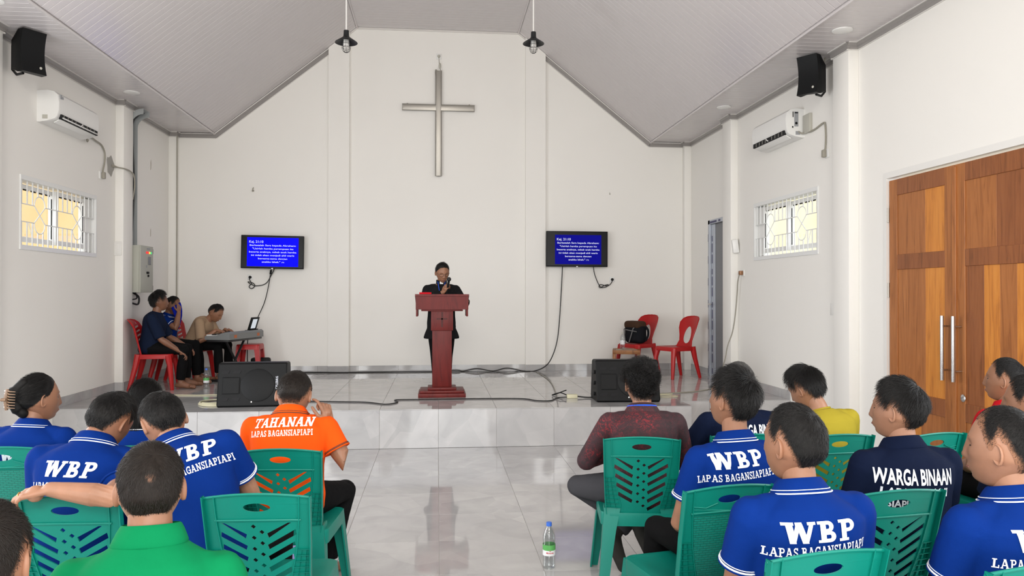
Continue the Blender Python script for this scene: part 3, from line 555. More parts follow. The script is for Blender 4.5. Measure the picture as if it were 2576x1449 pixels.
tag(MB().bbox(-.035, .0, -.075, .075, -.10, .10, .006).obj('junction_box', 'grey_plastic', loc=(XW, -.095, 3.41)), 'grey box on the wall beside the rated air conditioner', 'box')
for sx, y, z, lb in ((-1, 1.45, 2.97, 'white socket with grey plug under the air conditioner beside the cable tray'), (1, -.49, 3.02, 'white socket with grey plug below the rated air conditioner')):
    t = thing('wall_socket', lb, 'socket', (sx*XW, y, z)); MB().bbox(*sorted((0, -sx*.012)), -.042, .042, -.045, .045, .004).obj('cover', 'white_plastic', t); MB().bbox(*sorted((-sx*.012, -sx*.05)), -.002, .045, -.04, .04, .01).obj('plug', 'cable_grey', t)
# ceiling-hung loudspeakers on U brackets
def wall_speaker(sx, y, label):
    t = thing('wall_loudspeaker', label, 'loudspeaker', (sx*(XW-.20), y, 3.75))
    t.rotation_euler = (0, 0, sx*math.radians(-56)); fr = MB(); prof = []
    rings = []
    for z in np.linspace(-.19, .19, 9):
        bow = .035*(abs(z)/.19)**2
        rings.append([(-.105, -.13-bow, z), (.105, -.13-bow, z), (.105, -.085, z), (.085, .0, z*.82), (.055, .11, z*.70), (-.055, .11, z*.70), (-.085, .0, z*.82), (-.105, -.085, z)])
    fr.loft(rings); fr.obj('cabinet', 'black_plastic', t, True, 30)
    br = MB(); br.tube([(0, .02, .165), (0, .12, .165), (0, .19, .11), (0, .19, -.11), (0, .12, -.165), (0, .02, -.165)], .012, 8); br.obj('bracket', 'black_metal', t)
    MB().lathe([(.001, 0), (.012, 0), (.012, .002), (.001, .002)], 12, mat=Matrix.Translation((.06, -.15, -.13)) @ Matrix.Rotation(PI/2, 4, 'X')).obj('badge', 'grey_plastic', t)
    MB().tube(catmull([(.04, .08, .14), (.05, .10, .20), (.02, .12, .235)], 5), .007, 6).obj('lead', 'cable_grey', t); return t
wall_speaker(1, -.62, 'black loudspeaker mounted under the ceiling beside the teak doors'); wall_speaker(-1, -.62, 'black loudspeaker mounted under the ceiling, cut off by the picture edge above the air conditioner')
# round ceiling panels
for sx in (-1, 1):
    for y, lb in ((-1.40, 'nearer'), (1.47, 'farther')):
        side = 'beside the teak doors' if sx > 0 and y < 0 else 'near the aluminium side door' if sx > 0 else 'in front of the corner loudspeaker' if y < 0 else 'above the metal cable tray'
        MBo = MB().lathe([(.001, -.012), (.075, -.012), (.088, -.008), (.09, 0), (.001, 0)], 32); o = MBo.obj('ceiling_lamp', 'white_plastic', loc=(sx*3.60, y, ZE-.0005)); tag(o, 'round white flat ceiling lamp '+side, 'lamp')
# pendant lamps
def pendant(x, y, z, label):
    t = thing('pendant_lamp', label, 'lamp', (x, y, z)); MB().tube([(0, 0, .10), (0, 0, 5.60-z)], .0085, 10).obj('rod', 'pvc_white', t)
    MB().lathe([(.001, .115), (.028, .115), (.030, .06), (.036, .045), (.05, .035), (.118, -.012), (.121, -.018), (.117, -.017), (.048, .024), (.030, .03), (.001, .03)], 36).obj('shade', 'black_metal', t)
    MB().lathe([(.001, .02), (.030, .018), (.034, -.03), (.032, -.05), (.001, -.05)], 20).obj('bulb', 'pvc_white', t)
    MB().lathe([(.034, .01), (.0395, 0), (.0395, -.06), (.034, -.085), (.018, -.105), (.001, -.11)], 24).obj('glass_jar', 'glass', t)
    g = MB()
    for k in range(8):
        a = 2*PI*k/8; g.tube([(r*math.cos(a), r*math.sin(a), zz) for r, zz in ((.046, 0), (.046, -.075), (.040, -.10), (.022, -.120), (.002, -.126))], .0018, 5)
    for r, zz in ((.046, -.03), (.046, -.072), (.030, -.113)): g.tube([(r*math.cos(2*PI*k/20), r*math.sin(2*PI*k/20), zz) for k in range(21)], .0018, 5)
    g.obj('cage', 'black_metal', t); return t
pendant(-.995, .45, 4.31, 'caged pendant lamp with black shade, the one nearer the bright television'); pendant(1.06, .62, 4.42, 'caged pendant lamp with black shade, the one nearer the teak doors')
# electrical cabinet, cable tray and small wall pieces
t = thing('electrical_cabinet', 'pale grey electrical cabinet with coloured pilot lights, under the cable tray', 'cabinet', (-XW, 2.395, 1.90))
MB().bbox(0, .17, -.215, .215, -.30, .30, .004).obj('casing', 'box_grey', t); MB().bbox(.17, .19, -.215, .215, -.30, .30, .004).obj('door', 'box_grey', t); dr = bpy.data.objects['door']
for k, c in enumerate(('led_red', 'led_red', 'led_yellow', 'led_green')): MB().lathe([(.001, .012), (.013, .010), (.016, 0), (.001, 0)], 14, mat=Matrix.Translation((.19, -.02+k*.05, .215)) @ Matrix.Rotation(PI/2, 4, 'Y')).obj('pilot_light', c, dr)
MB().box(.19, .193, -.0, .10, .255, .275).obj('name_plate', 'label_grey', dr, False); MB().bbox(.19, .198, .04, .12, .06, .165, .003).obj('meter', 'door_grey', dr)
for y, z in ((.0, -.045), (.035, -.045), (.035, -.085)): MB().lathe([(.001, .014), (.014, .014), (.016, 0), (.001, 0)], 12, mat=Matrix.Translation((.19, y, z)) @ Matrix.Rotation(PI/2, 4, 'Y')).obj('switch', 'black_plastic', dr)
MB().box(.19, .193, -.03, .0, .02, .05).obj('warning_sticker', 'label_grey', dr, False)
for z in (-.24, .24): MB().tube([(.185, .217, z-.03), (.185, .217, z+.03)], .006, 8).obj('hinge', 'black_metal', dr)
t = thing('cable_tray', 'perforated metal cable tray rising from the electrical cabinet to the ceiling', 'cable tray', (-XW, 2.235, 2.20))
q = MB(); q.box(0, .004, -.06, .14, 0, 1.52); q.box(0, .075, .135, .14, 0, 1.52); q.box(0, .075, -.065, -.06, 0, 1.52); q.obj('trough', 'galvanised', t, False)
q = MB()
for k in range(38): q.box(.003, .0745, -.0665, -.0648, .02+k*.04, .042+k*.04)
q.obj('perforation', 'black_gap', t, False)
el = MB(); rings = []
for k in range(7):
    a = PI/2*k/6; c = Vector((.22, .04, 1.52)); R_ = .22
    f = lambda r, y: (c.x-r*math.cos(a), y, c.z+r*math.sin(a)*.95)
    rings.append([f(R_, -.065+.04-.04), f(R_, .14), f(R_-.075, .14), f(R_-.075, .134), f(R_-.006, .134), f(R_-.006, -.06), f(R_-.075, -.06), f(R_-.075, -.065)])
el.loft(rings); el.obj('elbow', 'galvanised', t)
q = MB(); [q.tube(catmull([(.03, -.02+.03*k, -.02), (.03+.01*k, -.02+.03*k, .8), (.035, -.02+.03*k, 1.5), (.10, -.02+.03*k, 1.66), (.18, -.02+.03*k, 1.70)], 6), .009, 6) for k in range(4)]; q.obj('wires', 'cable_black', t)
t = tag(MB().tube(catmull([(-3.90, 2.33, 1.60), (-3.86, 2.42, 1.54), (-3.86, 2.40, 1.45), (-3.88, 2.28, 1.46), (-3.91, 2.20, 1.48)], 6), .012, 6).obj('cabinet_cable', 'cable_black'), 'black cable looping out under the electrical cabinet', 'cable')
MB().tube(catmull([(-3.88, 2.36, 1.60), (-3.86, 2.36, 1.53), (-3.88, 2.27, 1.51), (-3.91, 2.19, 1.51)], 6), .009, 6).obj('strand', 'cable_black', t)
t = thing('cable_outlet', 'rough grey patch of mortar with cables running to the cable tray', 'cable outlet', (-XW, 1.72, 3.124))
q = MB(); q.prism([(.10*math.cos(a)*(1+.18*math.sin(3*a+1)), .115*math.sin(a)*(1+.15*math.cos(5*a))) for a in np.linspace(0, 2*PI, 20)[:-1]], 'x', 0, .006); q.obj('mortar', 'stain', t, False)
for k in range(3): MB().tube(catmull([(.005, .03, .01*k), (.05, .12, .0), (.115, .155, -.01), (.125, .30, -.02), (.13, .40, -.06-.01*k), (.12, .44, -.2), (.09, .46, -.35)], 6), .008, 6).obj('wire', 'cable_grey', t)
t = thing('light_switch', 'cream wall switch on the pillar beside the ochre window', 'switch', (-3.905, 1.87, 2.137)); MB().bbox(-.045, .045, -.014, 0, -.085, .085, .005).obj('plate', 'pvc_white', t); MB().bbox(-.028, .028, -.019, -.010, -.065, .065, .004).obj('rocker', 'pvc_white', t)
t = thing('wall_box', 'tilted white plastic box fixed to the pillar near the side door', 'box', (3.90, 1.86, 2.216)); t.rotation_euler = (0, math.radians(-7), math.radians(-12)); MB().bbox(-.045, .035, -.055, .0, -.09, .09, .012).obj('body', 'white_plastic', t); MB().bbox(.02, .04, -.03, .0, -.06, .07, .004).obj('side_plate', 'grey_plastic', t)
t = thing('wall_socket', 'cream wall socket with brown plug beside the side door pillar', 'socket', (XW, 1.69, 1.86)); MB().bbox(-.014, 0, -.045, .045, -.04, .04, .004).obj('cover', 'pvc_white', t); MB().bbox(-.06, -.012, -.03, .03, -.028, .028, .01).obj('plug', 'brass', t)
cable('socket_cable', [(3.885, 1.69, 1.84), (3.885, 1.74, 1.75), (3.89, 1.78, 1.585), (3.875, 1.80, 1.325), (3.84, 1.81, 1.091), (3.77, 1.80, .909), (3.74, 1.80, .754), (3.70, 1.80, .60), (3.66, 1.70, .41), (3.39, 1.36, .406), (3.04, 1.08, .406), (2.6, .95, .406)], .008, 'cable_grey', 'grey cable hanging from the brown plug down to the stage floor')
tag(MB().bbox(-.012, 0, -.04, .04, -.06, .06, .003).obj('blank_plate', 'pvc_white', loc=(XW, -.591, 1.435)), 'small blank cover plate on the wall under the paler barred window', 'cover plate')
for y, z, s_ in ((3.05, 3.35, 1), (3.05, 2.42, .8)):
    q = MB(); q.prism([(-.02*s_, -.07*s_), (.01, -.05*s_), (.018*s_, .02), (.004, .08*s_), (-.016*s_, .04)], 'x', 0, .002); q.obj('paint_scar', 'scar', wall_left, False, loc=(-XW, y, z))
cable('corner_cable', [(-3.81, 3.72, 3.90), (-3.813, 3.735, 2.6), (-3.812, 3.73, 1.5), (-3.814, 3.735, .6)], .008, 'cable_grey', 'thin grey cable running straight down the wall corner beside the cabinet')

# ------------------------------------------------------------------ lectern, speakers and other stage things
t = thing('lectern', 'red brown wooden lectern with a carved cross, in the middle of the stage', 'lectern', (.042, 1.10, HS))
q = MB(); q.bbox(-.272, .272, -.225, .225, 0, .045, .006); q.bbox(-.255, .255, -.205, .205, .045, .075, .008); q.obj('base', 'mahogany', t)
q = MB(); q.bbox(-.165, .165, -.15, .15, .075, .105, .006); q.obj('plinth', 'mahogany', t)
MB().bbox(-.113, .113, -.085, .085, .105, 1.03, .004).obj('column', 'mahogany', t)
p_ = MB().bbox(-.128, .128, -.105, .09, .76, 1.00, .005).obj('front_panel', 'mahogany', t)
MB().box(-.010, .010, -.1072, -.104, .80, .975).obj('cross_upright', 'mahogany_dark', p_, False); MB().box(-.062, .062, -.1072, -.104, .888, .903).obj('cross_bar', 'mahogany_dark', p_, False)
q = MB(); q.prism([(-.160, 1.005), (-.165, 1.165), (.21, 1.06), (.21, 1.005)], 'x', -.302, .302); q.obj('desk', 'mahogany', t)
MB().prism([(-.175, 1.158), (-.175, 1.182), (.215, 1.075), (.215, 1.052)], 'x', -.310, .310).obj('desk_top', 'mahogany', t)
for sx in (-1, 1): MB().bbox(*sorted((sx*.278, sx*.300)), -.14, .20, .925, 1.01, .004).obj('bracket', 'mahogany', t)
MB().bbox(-.24, .24, -.12, .16, .985, 1.007, .003).obj('shelf', 'mahogany', t)
tag(MB().bbox(-.07, .07, -.05, .05, 0, .022, .005).obj('prayer_book', 'shirt_red', loc=(-.15, .985, HS+1.182)), 'small red book lying on the lectern top', 'book')
def wedge(loc, rz, label, text):
    t = thing('wedge_speaker', label, 'loudspeaker', loc, rz); W_, H_ = .70, .45
    prof = [(0, .02), (.02, 0), (.42, 0), (.44, .03), (.36, .43), (.33, .45), (.13, .455), (.105, .44)]
    body = MB(); rings = []
    for x, k in ((-W_/2, .96), (-W_/2+.012, 1), (W_/2-.012, 1), (W_/2, .96)): rings.append([(x, .2+(p[0]-.2)*k, .22+(p[1]-.22)*k) for p in prof])
    body.loft(rings); body.obj('cabinet', 'black_plastic', t, True, 25)
    a, b = Vector((0, .0, .02)), Vector((0, .105, .44)); up = (b-a).normalized(); n = Vector((0, -up.z, up.y)); X_ = Vector((1, 0, 0))
    mt = Matrix((X_, -n, up)).transposed().to_4x4(); mt.translation = a
    q = MB()
    for u in (-.275, -.160):
        for v in (.35, .065): q.prism([(u-.045, v-.018), (u+.03, v-.018), (u+.045, v+.018), (u-.03, v+.018)], 'y', -.004, .01, mt)
    q.obj('port', 'black_gap', t, False)
    h = MB(); rs = [(.088, .088, -.010), (.082, .082, -.012), (.076, .076, -.006), (.03, .03, .05)]
    h.loft([[mt @ Vector((-.215+sx*r, d, .208+sz*r2)) for sx, sz in ((-1, -1), (1, -1), (1, 1), (-1, 1))] for r, r2, d in rs]); h.obj('horn', 'black_plastic', t, False)
    g = MB(); g.lathe([(.001, .012), (.15, .012), (.172, .006), (.174, -.002), (.001, -.002)], 40, mat=mt @ Matrix.Translation((.055, 0, .21)) @ Matrix.Rotation(PI/2, 4, 'X')); g.obj('woofer_grille', 'black_plastic', t)
    if text: bolt_text(text, .034, t, 'print_white', mt @ Vector((.262, -.006, .165)), up, -X_, sx=1.0)
    MB().lathe([(.001, .006), (.008, .006), (.008, 0), (.001, 0)], 10, mat=mt @ Matrix.Translation((.0, -.002, .035)) @ Matrix.Rotation(PI/2, 4, 'X')).obj('stud', 'chrome', t)
    for z in (.08, .20, .32): MB().bbox(-W_/2-.018, -W_/2, .13, .18, z-.02, z+.02, .005).obj('side_knob', 'black_plastic', t); MB().bbox(W_/2, W_/2+.018, .16, .21, z-.02, z+.02, .005).obj('side_knob', 'black_plastic', t)
    return t
wedge((-1.945, .30, HS), math.radians(3), 'black wedge speaker on the stage in front of the keyboard player', 'CELEBRIS'); wedge((2.075, .30, HS), math.radians(-2), 'black wedge speaker on the stage in front of the small wooden table', None)
def bottle(name, loc, h, r, label, mats=('label_green', 'label_white'), cap='cap_blue'):
    t = thing(name, label, 'bottle', loc); pr = [(.001, .002), (r*.85, 0), (r*.98, .008), (r, .02), (r*.93, .05*h/.23), (r, .065*h/.23), (r, .12*h/.23), (r*.94, .13*h/.23), (r, .145*h/.23), (r*.97, .165*h/.23), (r*.72, .192*h/.23), (r*.40, .207*h/.23), (r*.38, .216*h/.23), (.001, .217*h/.23)]
    MB().lathe(pr, 24).obj('bottle_body', 'clear_plastic', t)
    lb = MB(); z0, z1 = .068*h/.23, .122*h/.23; lb.lathe([(r*1.01, z0), (r*1.012, z0), (r*1.012, (z0+z1)/2), (r*1.01, (z0+z1)/2)], 24, caps=False); o = lb.obj('wrapper', mats[1], t); MB().lathe([(r*1.01, (z0+z1)/2), (r*1.013, (z0+z1)/2), (r*1.013, z1), (r*1.01, z1)], 24, caps=False).obj('wrapper_top', mats[0], t)
    MB().lathe([(.001, .232*h/.23), (r*.43, .231*h/.23), (r*.45, .213*h/.23), (.001, .213*h/.23)], 18).obj('cap', cap, t); return t
tb = bottle('water_bottle', (.634, -3.546, 0), .262, .037, 'clear water bottle with blue cap standing on the main floor in the aisle')
q = MB()
for k, (s_, sz, z, m) in enumerate((('Le', .011, .103, 'label_red'), ('Minerale', .013, .091, 'label_red'))):
    v, f = text_mesh(s_, sz, 0, .0003, 'CENTER'); bb = MB(); bb.add([(.0386*math.sin(p[0]/.0386+.0), -.0386*math.cos(p[0]/.0386), z+p[1]) for p in v], f); bb.obj('lettering', m, bpy.data.objects['wrapper'], False)
bottle('water_bottle', (-2.886, 1.99, HS), .25, .035, 'clear water bottle on the stage floor beside the seated men', ('label_green', 'label_white'))
bottle('water_bottle', (2.66, 3.0, .7835), .245, .034, 'clear water bottle standing on the small wooden table', ('label_white', 'label_white'), 'grey_plastic')
# table with the bottle
t = thing('side_table', 'small square wooden table beside the red chairs', 'table', (2.72, 3.02, HS), math.radians(-14)); s_ = .195
q = MB(); q.bbox(-s_+.03, s_-.03, -s_+.03, s_-.03, .355, .372, .003); q.obj('glass_top', 'grey_plastic', t); q = MB()
for a, b, c, d in ((-s_, s_, -s_, -s_+.035), (-s_, s_, s_-.035, s_), (-s_, -s_+.035, -s_+.035, s_-.035), (s_-.035, s_, -s_+.035, s_-.035)): q.bbox(a, b, c, d, .325, .382, .003)
q.obj('apron', 'table_wood', t)
for sx in (-1, 1):
    for sy in (-1, 1): MB().bbox(*sorted((sx*s_, sx*(s_-.045))), *sorted((sy*s_, sy*(s_-.045))), 0, .325, .004).obj('leg', 'table_wood', t)
sh = MB().bbox(-s_+.03, s_-.03, -s_+.03, s_-.03, .06, .075, .002).obj('shelf', 'table_wood', t)
tag(MB().bbox(-.08, .08, -.06, .06, 0, .05, .02).obj('snack_packet', 'snack', loc=(2.75, 2.98, HS+.075)), 'yellow snack packet on the lower shelf of the wooden table', 'packet')
tag(MB().bbox(-.135, .135, -.06, .06, 0, .27, .03).obj('equipment_case', 'black_plastic', loc=(-2.53, 3.38, HS)), 'small black case on the stage floor by the wall behind the keyboard', 'case')
q = MB()
for k in range(5): q.tube([(-2.34+(.22-.02*k)*math.cos(a+k)-.06*k*.3, .62+(.26-.03*k)*math.sin(a+k), .408+.004*k) for a in np.linspace(0, 5.8, 26)], .006, 5)
tag(q.obj('cable_coil', 'cable_cream'), 'cream cable lying in loose loops beside the wedge speaker', 'cable')
cable('cream_cable', [(-3.3, 1.36, .407), (-3.05, 1.32, .407), (-2.76, 1.28, .407), (-2.5, 1.30, .407), (-2.3, 1.15, .407), (-2.2, .9, .407)], .007, 'cable_cream', 'cream cable running across the stage floor below the seated men')
cable('wire_bundle', [(2.45, .72, .407), (2.60, .80, .41), (2.75, .70, .407), (2.55, .62, .41), (2.5, .8, .415), (2.75, .9, .407)], .006, 'cable_cream', 'tangle of thin cream wires behind the wedge speaker by the red chairs')

# ------------------------------------------------------------------ chairs
def arc_round(x0, x1, y0, y1, r, n=5):
    out = []
    for cx, cy, a0 in ((x1-r, y1-r, 0), (x0+r, y1-r, PI/2), (x0+r, y0+r, PI), (x1-r, y0+r, 3*PI/2)):
        out += [(cx+r*math.cos(a0+PI/2*k/n), cy+r*math.sin(a0+PI/2*k/n)) for k in range(n+1)]
    return out
def leg_mesh(name, top, bot, wt, wb, sx, sy, mat, th=.008):
    """L-shaped moulded plastic leg, corner towards (sx, sy)"""
    rings = []
    for k in np.linspace(0, 1, 5):
        c = Vector(top).lerp(Vector(bot), k); w = wt+(wb-wt)*k**.7
        L_ = [(0, 0), (-w, 0), (-w, -th), (-th, -th), (-th, -w), (0, -w)]
        rings.append([(c.x+sx*p[0], c.y+sy*p[1], c.z) for p in L_])
    q = MB(); q.loft(rings); return q.mesh(name, mat, True, 30)
def back_fn(tilt=.238, curve=.018): return lambda u, v, w: (u, -.19-(v-.43)*tilt+(u/.2)**2*curve+w, v)
def hw_out(v): return float(np.interp(v, [.40, .43, .50, .65, .85], [.172, .178, .186, .193, .199]))
def hw_in(v): return float(np.interp(v, [.40, .46, .52, .62, .745, .85], [.085, .100, .118, .140, .154, .158]))
def green_chair(weave=False):
    t = thing('plastic_chair', 'green plastic chair', 'chair')
    fn = back_fn(); outer = [(-hw_out(v), v) for v in np.linspace(.80, .40, 9)]+[(hw_out(v), v) for v in np.linspace(.40, .80, 9)]
    top = [(u, .85-.020*(u/.2)**2) for u in np.linspace(.199, -.199, 13)]; outer = outer+[(.199, .818)]+top+[(-.199, .818)]
    holes = [[(.050*math.cos(a), .797+.0165*math.sin(a)) for a in np.linspace(0, 2*PI, 28)[:-1]]]
    if not weave:
        sl = .58; hh = .0105
        for k in range(7):
            zc = .760-k*.046
            for s in (-1, 1):
                a, b = (-.047, zc-.030) if s < 0 else (.038, zc-.028); ui, vi = a, b
                uo = s*(hw_in(zc+.03)-.012); vo = vi+abs(uo-ui)*sl
                if vo > .735:
                    uo = ui+s*max(.0, (.735-vi)/sl); vo = .735
                if abs(uo-ui) < .012 or vi < .455: continue
                n_ = [(ui, vi-hh), (ui-s*.006, vi+hh*.7), (uo, vo+hh) if vo < .735 else (uo-s*.012, vo), (uo+s*.003, vo-hh) if vo < .735 else (uo, vo)]
                holes.append(n_)
        for k in range(13):
            zc = .722-k*.0225; u = -.016 if k % 2 == 0 else .014; d = .0100
            if zc > .455: holes.append([(u-d, zc), (u, zc-d*.9), (u+d, zc), (u, zc+d*.9)])
    V, F = plate2d(outer, holes, .006, 'backrest', fn); q = MB(); q.add(V, F)
    bar = lambda pts, r: q.tube([fn(*p) for p in pts], r, 6)
    bar([(u, .850-.020*(u/.2)**2, -.004) for u in np.linspace(-.199, .199, 11)], .0055); bar([(u, .748-.006*(u/.2)**2, -.006) for u in np.linspace(-.158, .158, 9)], .0045)
    for s in (-1, 1):
        for k in range(12):
            v0, v1 = .84-k*.037, .84-(k+1)*.037
            for hf, dep, off in ((hw_out, .026, 0), (hw_in, .010, 0)):
                if hf is hw_in and v1 < .455: continue
                a, b = s*hf(v0), s*hf(v1); pts = [fn(a, v0, -dep), fn(b, v1, -dep), fn(b, v1, .003), fn(a, v0, .003)]
                q.add(pts+[(p[0]-s*.004, p[1], p[2]) for p in pts], [(0, 1, 2, 3), (7, 6, 5, 4), (0, 4, 5, 1), (2, 6, 7, 3)])
        for k in range(8):
            v = .625-k*.0235; a, b = s*hw_in(v), s*hw_out(v); q.add([fn(a, v, -.012), fn(b, v, -.014), fn(b, v, 0), fn(a, v, 0), fn(a, v+.002, -.012), fn(b, v+.002, -.014), fn(b, v+.002, 0), fn(a, v+.002, 0)], [(0, 1, 2, 3), (4, 5, 6, 7), (0, 1, 5, 4)])
        for j in (1, 2):
            f_ = lambda v: s*(hw_in(v)+(hw_out(v)-hw_in(v))*j/3)
            for k in range(5):
                v0, v1 = .62-k*.04, .58-k*.04; q.add([fn(f_(v0), v0, -.010), fn(f_(v1), v1, -.010), fn(f_(v1), v1, 0), fn(f_(v0), v0, 0)], [(0, 1, 2, 3)])
    q.obj('backrest', 'green_plastic', t, True, 35)
    if weave:
        p = [(-hw_in(v)+.006, v) for v in np.linspace(.735, .47, 9)]+[(hw_in(v)-.006, v) for v in np.linspace(.47, .735, 9)]
        V, F = plate2d(p, [], .004, 'weave', back_fn()); w = MB(); w.add([(a, b-.006, c) for a, b, c in V], F); w.obj('woven_panel', 'green_weave', t)
        fn2 = back_fn(); w = MB()
        for s in (-1, 1):
            w.tube([fn2(s*.150, .772, -.004), fn2(s*.10, .766, -.006), fn2(s*.052, .784, -.006)], .003, 5); w.tube([fn2(s*.150, .760, -.004), fn2(0, .750, -.006)], .003, 5)
        w.obj('moulded_ridge', 'green_plastic', t)
    seat = MB(); V, F = plate2d(arc_round(-.205, .205, -.20, .225, .05), [], .010, 'seat', lambda u, v, w: (u*(1+.10*(v+.2)), v, .43+w-.020*max(0, 1-(u/.17)**2)*max(0, 1-((v-.01)/.2)**2)), .05); seat.add(V, F)
    ro = arc_round(-.205, .205, -.20, .225, .05); seat.loft([[(p[0]*(1+.10*(p[1]+.2))*k, p[1]*k, z) for p in ro] for k, z in ((1, .435), (1.012, .42), (1.0, .365), (.985, .365), (.985, .42))], caps=False)
    seat.obj('seat', 'green_plastic', t, True, 40)
    for sx in (-1, 1):
        link('leg', leg_mesh('leg', (sx*.205, .232, .425), (sx*.245, .265, 0), .085, .045, sx, 1, 'green_plastic'), t)
        link('leg', leg_mesh('leg', (sx*.188, -.195, .46), (sx*.225, -.275, 0), .085, .045, sx, -1, 'green_plastic'), t)
    return t
CH = {False: green_chair(False), True: green_chair(True)}; used = {False: False, True: False}
def put_chair(top, rz, label, weave=False, dz=0):
    """top: point of the backrest's upper edge on the floor plan"""
    r = math.radians(rz); off = Matrix.Rotation(r, 2) @ Vector((0, -.29)); loc = (top[0]-off.x, top[1]-off.y, dz); grp = 'green plastic chairs of the audience'
    if not used[weave]:
        o = CH[weave]; o.location = loc; o.rotation_euler = (0, 0, r); o['label'] = label; o['group'] = grp; used[weave] = True; return o
    return copy_tree(CH[weave], loc, r, label, grp)
put_chair((-2.10, -4.07), 2, 'green plastic chair with woven back, under the woman with the hair clip', True)
put_chair((-1.46, -4.10), 0, 'green plastic chair under the long-haired woman, almost wholly hidden', False)
put_chair((-.757, -4.24), -4, 'green plastic chair with slotted back, under the man in the orange polo')
put_chair((-1.36, -5.05), -3, 'green plastic chair with slotted back and a stretched-out arm resting on it')
put_chair((-.678, -5.07), -3, 'green plastic chair with slotted back, in front of the black trousers and nearest the aisle')
put_chair((1.036, -4.10), -9, 'green plastic chair with slotted back, under the man in the batik shirt')
put_chair((1.62, -4.06), -4, 'green plastic chair under the grey-haired man, almost wholly hidden', False)
put_chair((1.115, -5.11), 12, 'green plastic chair with woven back, under the spiky-haired man in blue', True)
put_chair((1.111, -5.875), 10, 'green plastic chair, only its top showing, nearest to the camera below a full WBP print')
put_chair((2.10, -4.12), 6, 'green plastic chair with slotted back, under the man in the yellow shirt')
put_chair((1.724, -5.24), 8, 'green plastic chair with slotted back, under the WARGA BINAAN print')
put_chair((2.635, -4.13), 14, 'empty green plastic chair with woven back, in front of the teak doors', True)
put_chair((3.18, -4.20), 12, 'green plastic chair under the man in the red shirt, hidden by other people', True)
put_chair((2.33, -5.22), 10, 'green plastic chair under the navy-shirted man by the picture edge', False)
put_chair((1.66, -6.03), 8, 'green plastic chair, one corner showing, under the man cut off by the picture edge')
put_chair((-.76, -6.20), 0, 'green plastic chair under the man in the green polo, below the picture edge')
# red chairs
def red_chair(kind, label, loc, rz, group):
    t = thing('red_chair', label, 'chair', loc, math.radians(rz), group)
    if kind == 'oval':
        prof = [(.40, .165), (.46, .15), (.52, .128), (.60, .145), (.70, .178), (.78, .185), (.83, .165), (.855, .12), (.865, .05)]
        hole = [(.078*math.cos(a)*(1-.25*math.sin(a) if math.sin(a) < 0 else 1-.12*math.sin(a)), .60+.125*math.sin(a)) for a in np.linspace(0, 2*PI, 32)[:-1]]
        holes = [hole]; tl, cv = .30, .045
    else:
        prof = [(.40, .185), (.50, .188), (.65, .195), (.76, .20), (.82, .19), (.855, .15), (.865, .06)]; holes = []; tl, cv = .25, .05
        for k in range(6):
            for s in (-1, 1): z = .50+k*.052; holes.append([(s*.045, z-.013), (s*.145, z+.012), (s*.15, z+.035), (s*.05, z+.012)])
        holes += [[(s*.13+.014*math.cos(a), .815+.014*math.sin(a)) for a in np.linspace(0, 2*PI, 12)[:-1]] for s in (-1,)]
    outer = [(-w, z) for z, w in prof[::-1]]+[(w, z) for z, w in prof]
    fn = lambda u, v, w: (u, -.175-(v-.43)*tl+(u/.2)**2*cv+w-.03*max(0, (v-.75)/.1)**1.5, v)
    V, F = plate2d(outer, holes, .008, 'backrest', fn, .035); q = MB(); q.add(V, F)
    for s in (-1, 1): q.tube([fn(s*w, z, 0) for z, w in prof], .009, 6)
    q.tube([fn(u, .866-.004*abs(u/.05), 0) for u in np.linspace(-.05, .05, 5)], .009, 6)
    for h in holes[:1 if kind == 'oval' else 0]: q.tube([fn(a, b, 0) for a, b in h+h[:1]], .006, 6)
    q.obj('backrest', 'red_plastic', t, True, 45)
    s_ = MB(); ro = arc_round(-.19, .19, -.20, .215, .06); V, F = plate2d(ro, [], .01, 'seat', lambda u, v, w: (u*(1+.14*(v+.2)), v, .435+w-.016*max(0, 1-(u/.17)**2)*max(0, 1-(v/.2)**2)+(.012*max(0, (v-.1)/.1) if 0 else 0)), .05); s_.add(V, F)
    s_.loft([[(p[0]*(1+.14*(p[1]+.2))*k, p[1]*k, z) for p in ro] for k, z in ((.99, .442), (1.02, .43), (1.01, .385), (.99, .385), (.985, .43))], caps=False); s_.obj('seat', 'red_plastic', t)
    for sx in (-1, 1):
        q = MB(); q.tube([(sx*.175, .17, .42), (sx*.19, .195, .30), (sx*.21, .225, 0)], [.042, .034, .022], 8); q.obj('leg', 'red_plastic', t)
        q = MB(); q.tube([(sx*.165, -.17, .44), (sx*.18, -.20, .28), (sx*.205, -.27, 0)], [.042, .034, .022], 8); q.obj('leg', 'red_plastic', t)
    return t
red_chair('oval', 'red plastic chair with an oval hole in its back, standing empty by the side door', (3.36, 2.72, HS), 112, None)
red_chair('oval', 'red plastic chair with a black backpack on its seat, behind the wooden table', (2.98, 3.40, HS), 124, None)
red_chair('slots', 'red plastic chair with slotted back, under the man in the navy T-shirt', (-3.50, 2.02, HS), -82, None)
red_chair('slots', 'red plastic chair under the man hiding his face in blue cloth', (-3.50, 2.66, HS), -84, None)
red_chair('slots', 'red plastic chair under the keyboard player', (-3.42, 3.14, HS), -98, None)
t = thing('red_stool', 'red plastic stool behind the keyboard stand', 'stool', (-2.66, 3.30, HS)); q = MB()
V, F = plate2d(arc_round(-.155, .155, -.155, .155, .04), [], .012, 's', lambda u, v, w: (u, v, .465+w), .08); q.add(V, F); q.loft([[(p[0]*k, p[1]*k, z) for p in arc_round(-.155, .155, -.155, .155, .04)] for k, z in ((1, .47), (1.03, .455), (1.05, .40), (1.02, .40))], caps=False); q.obj('seat', 'red_plastic', t)
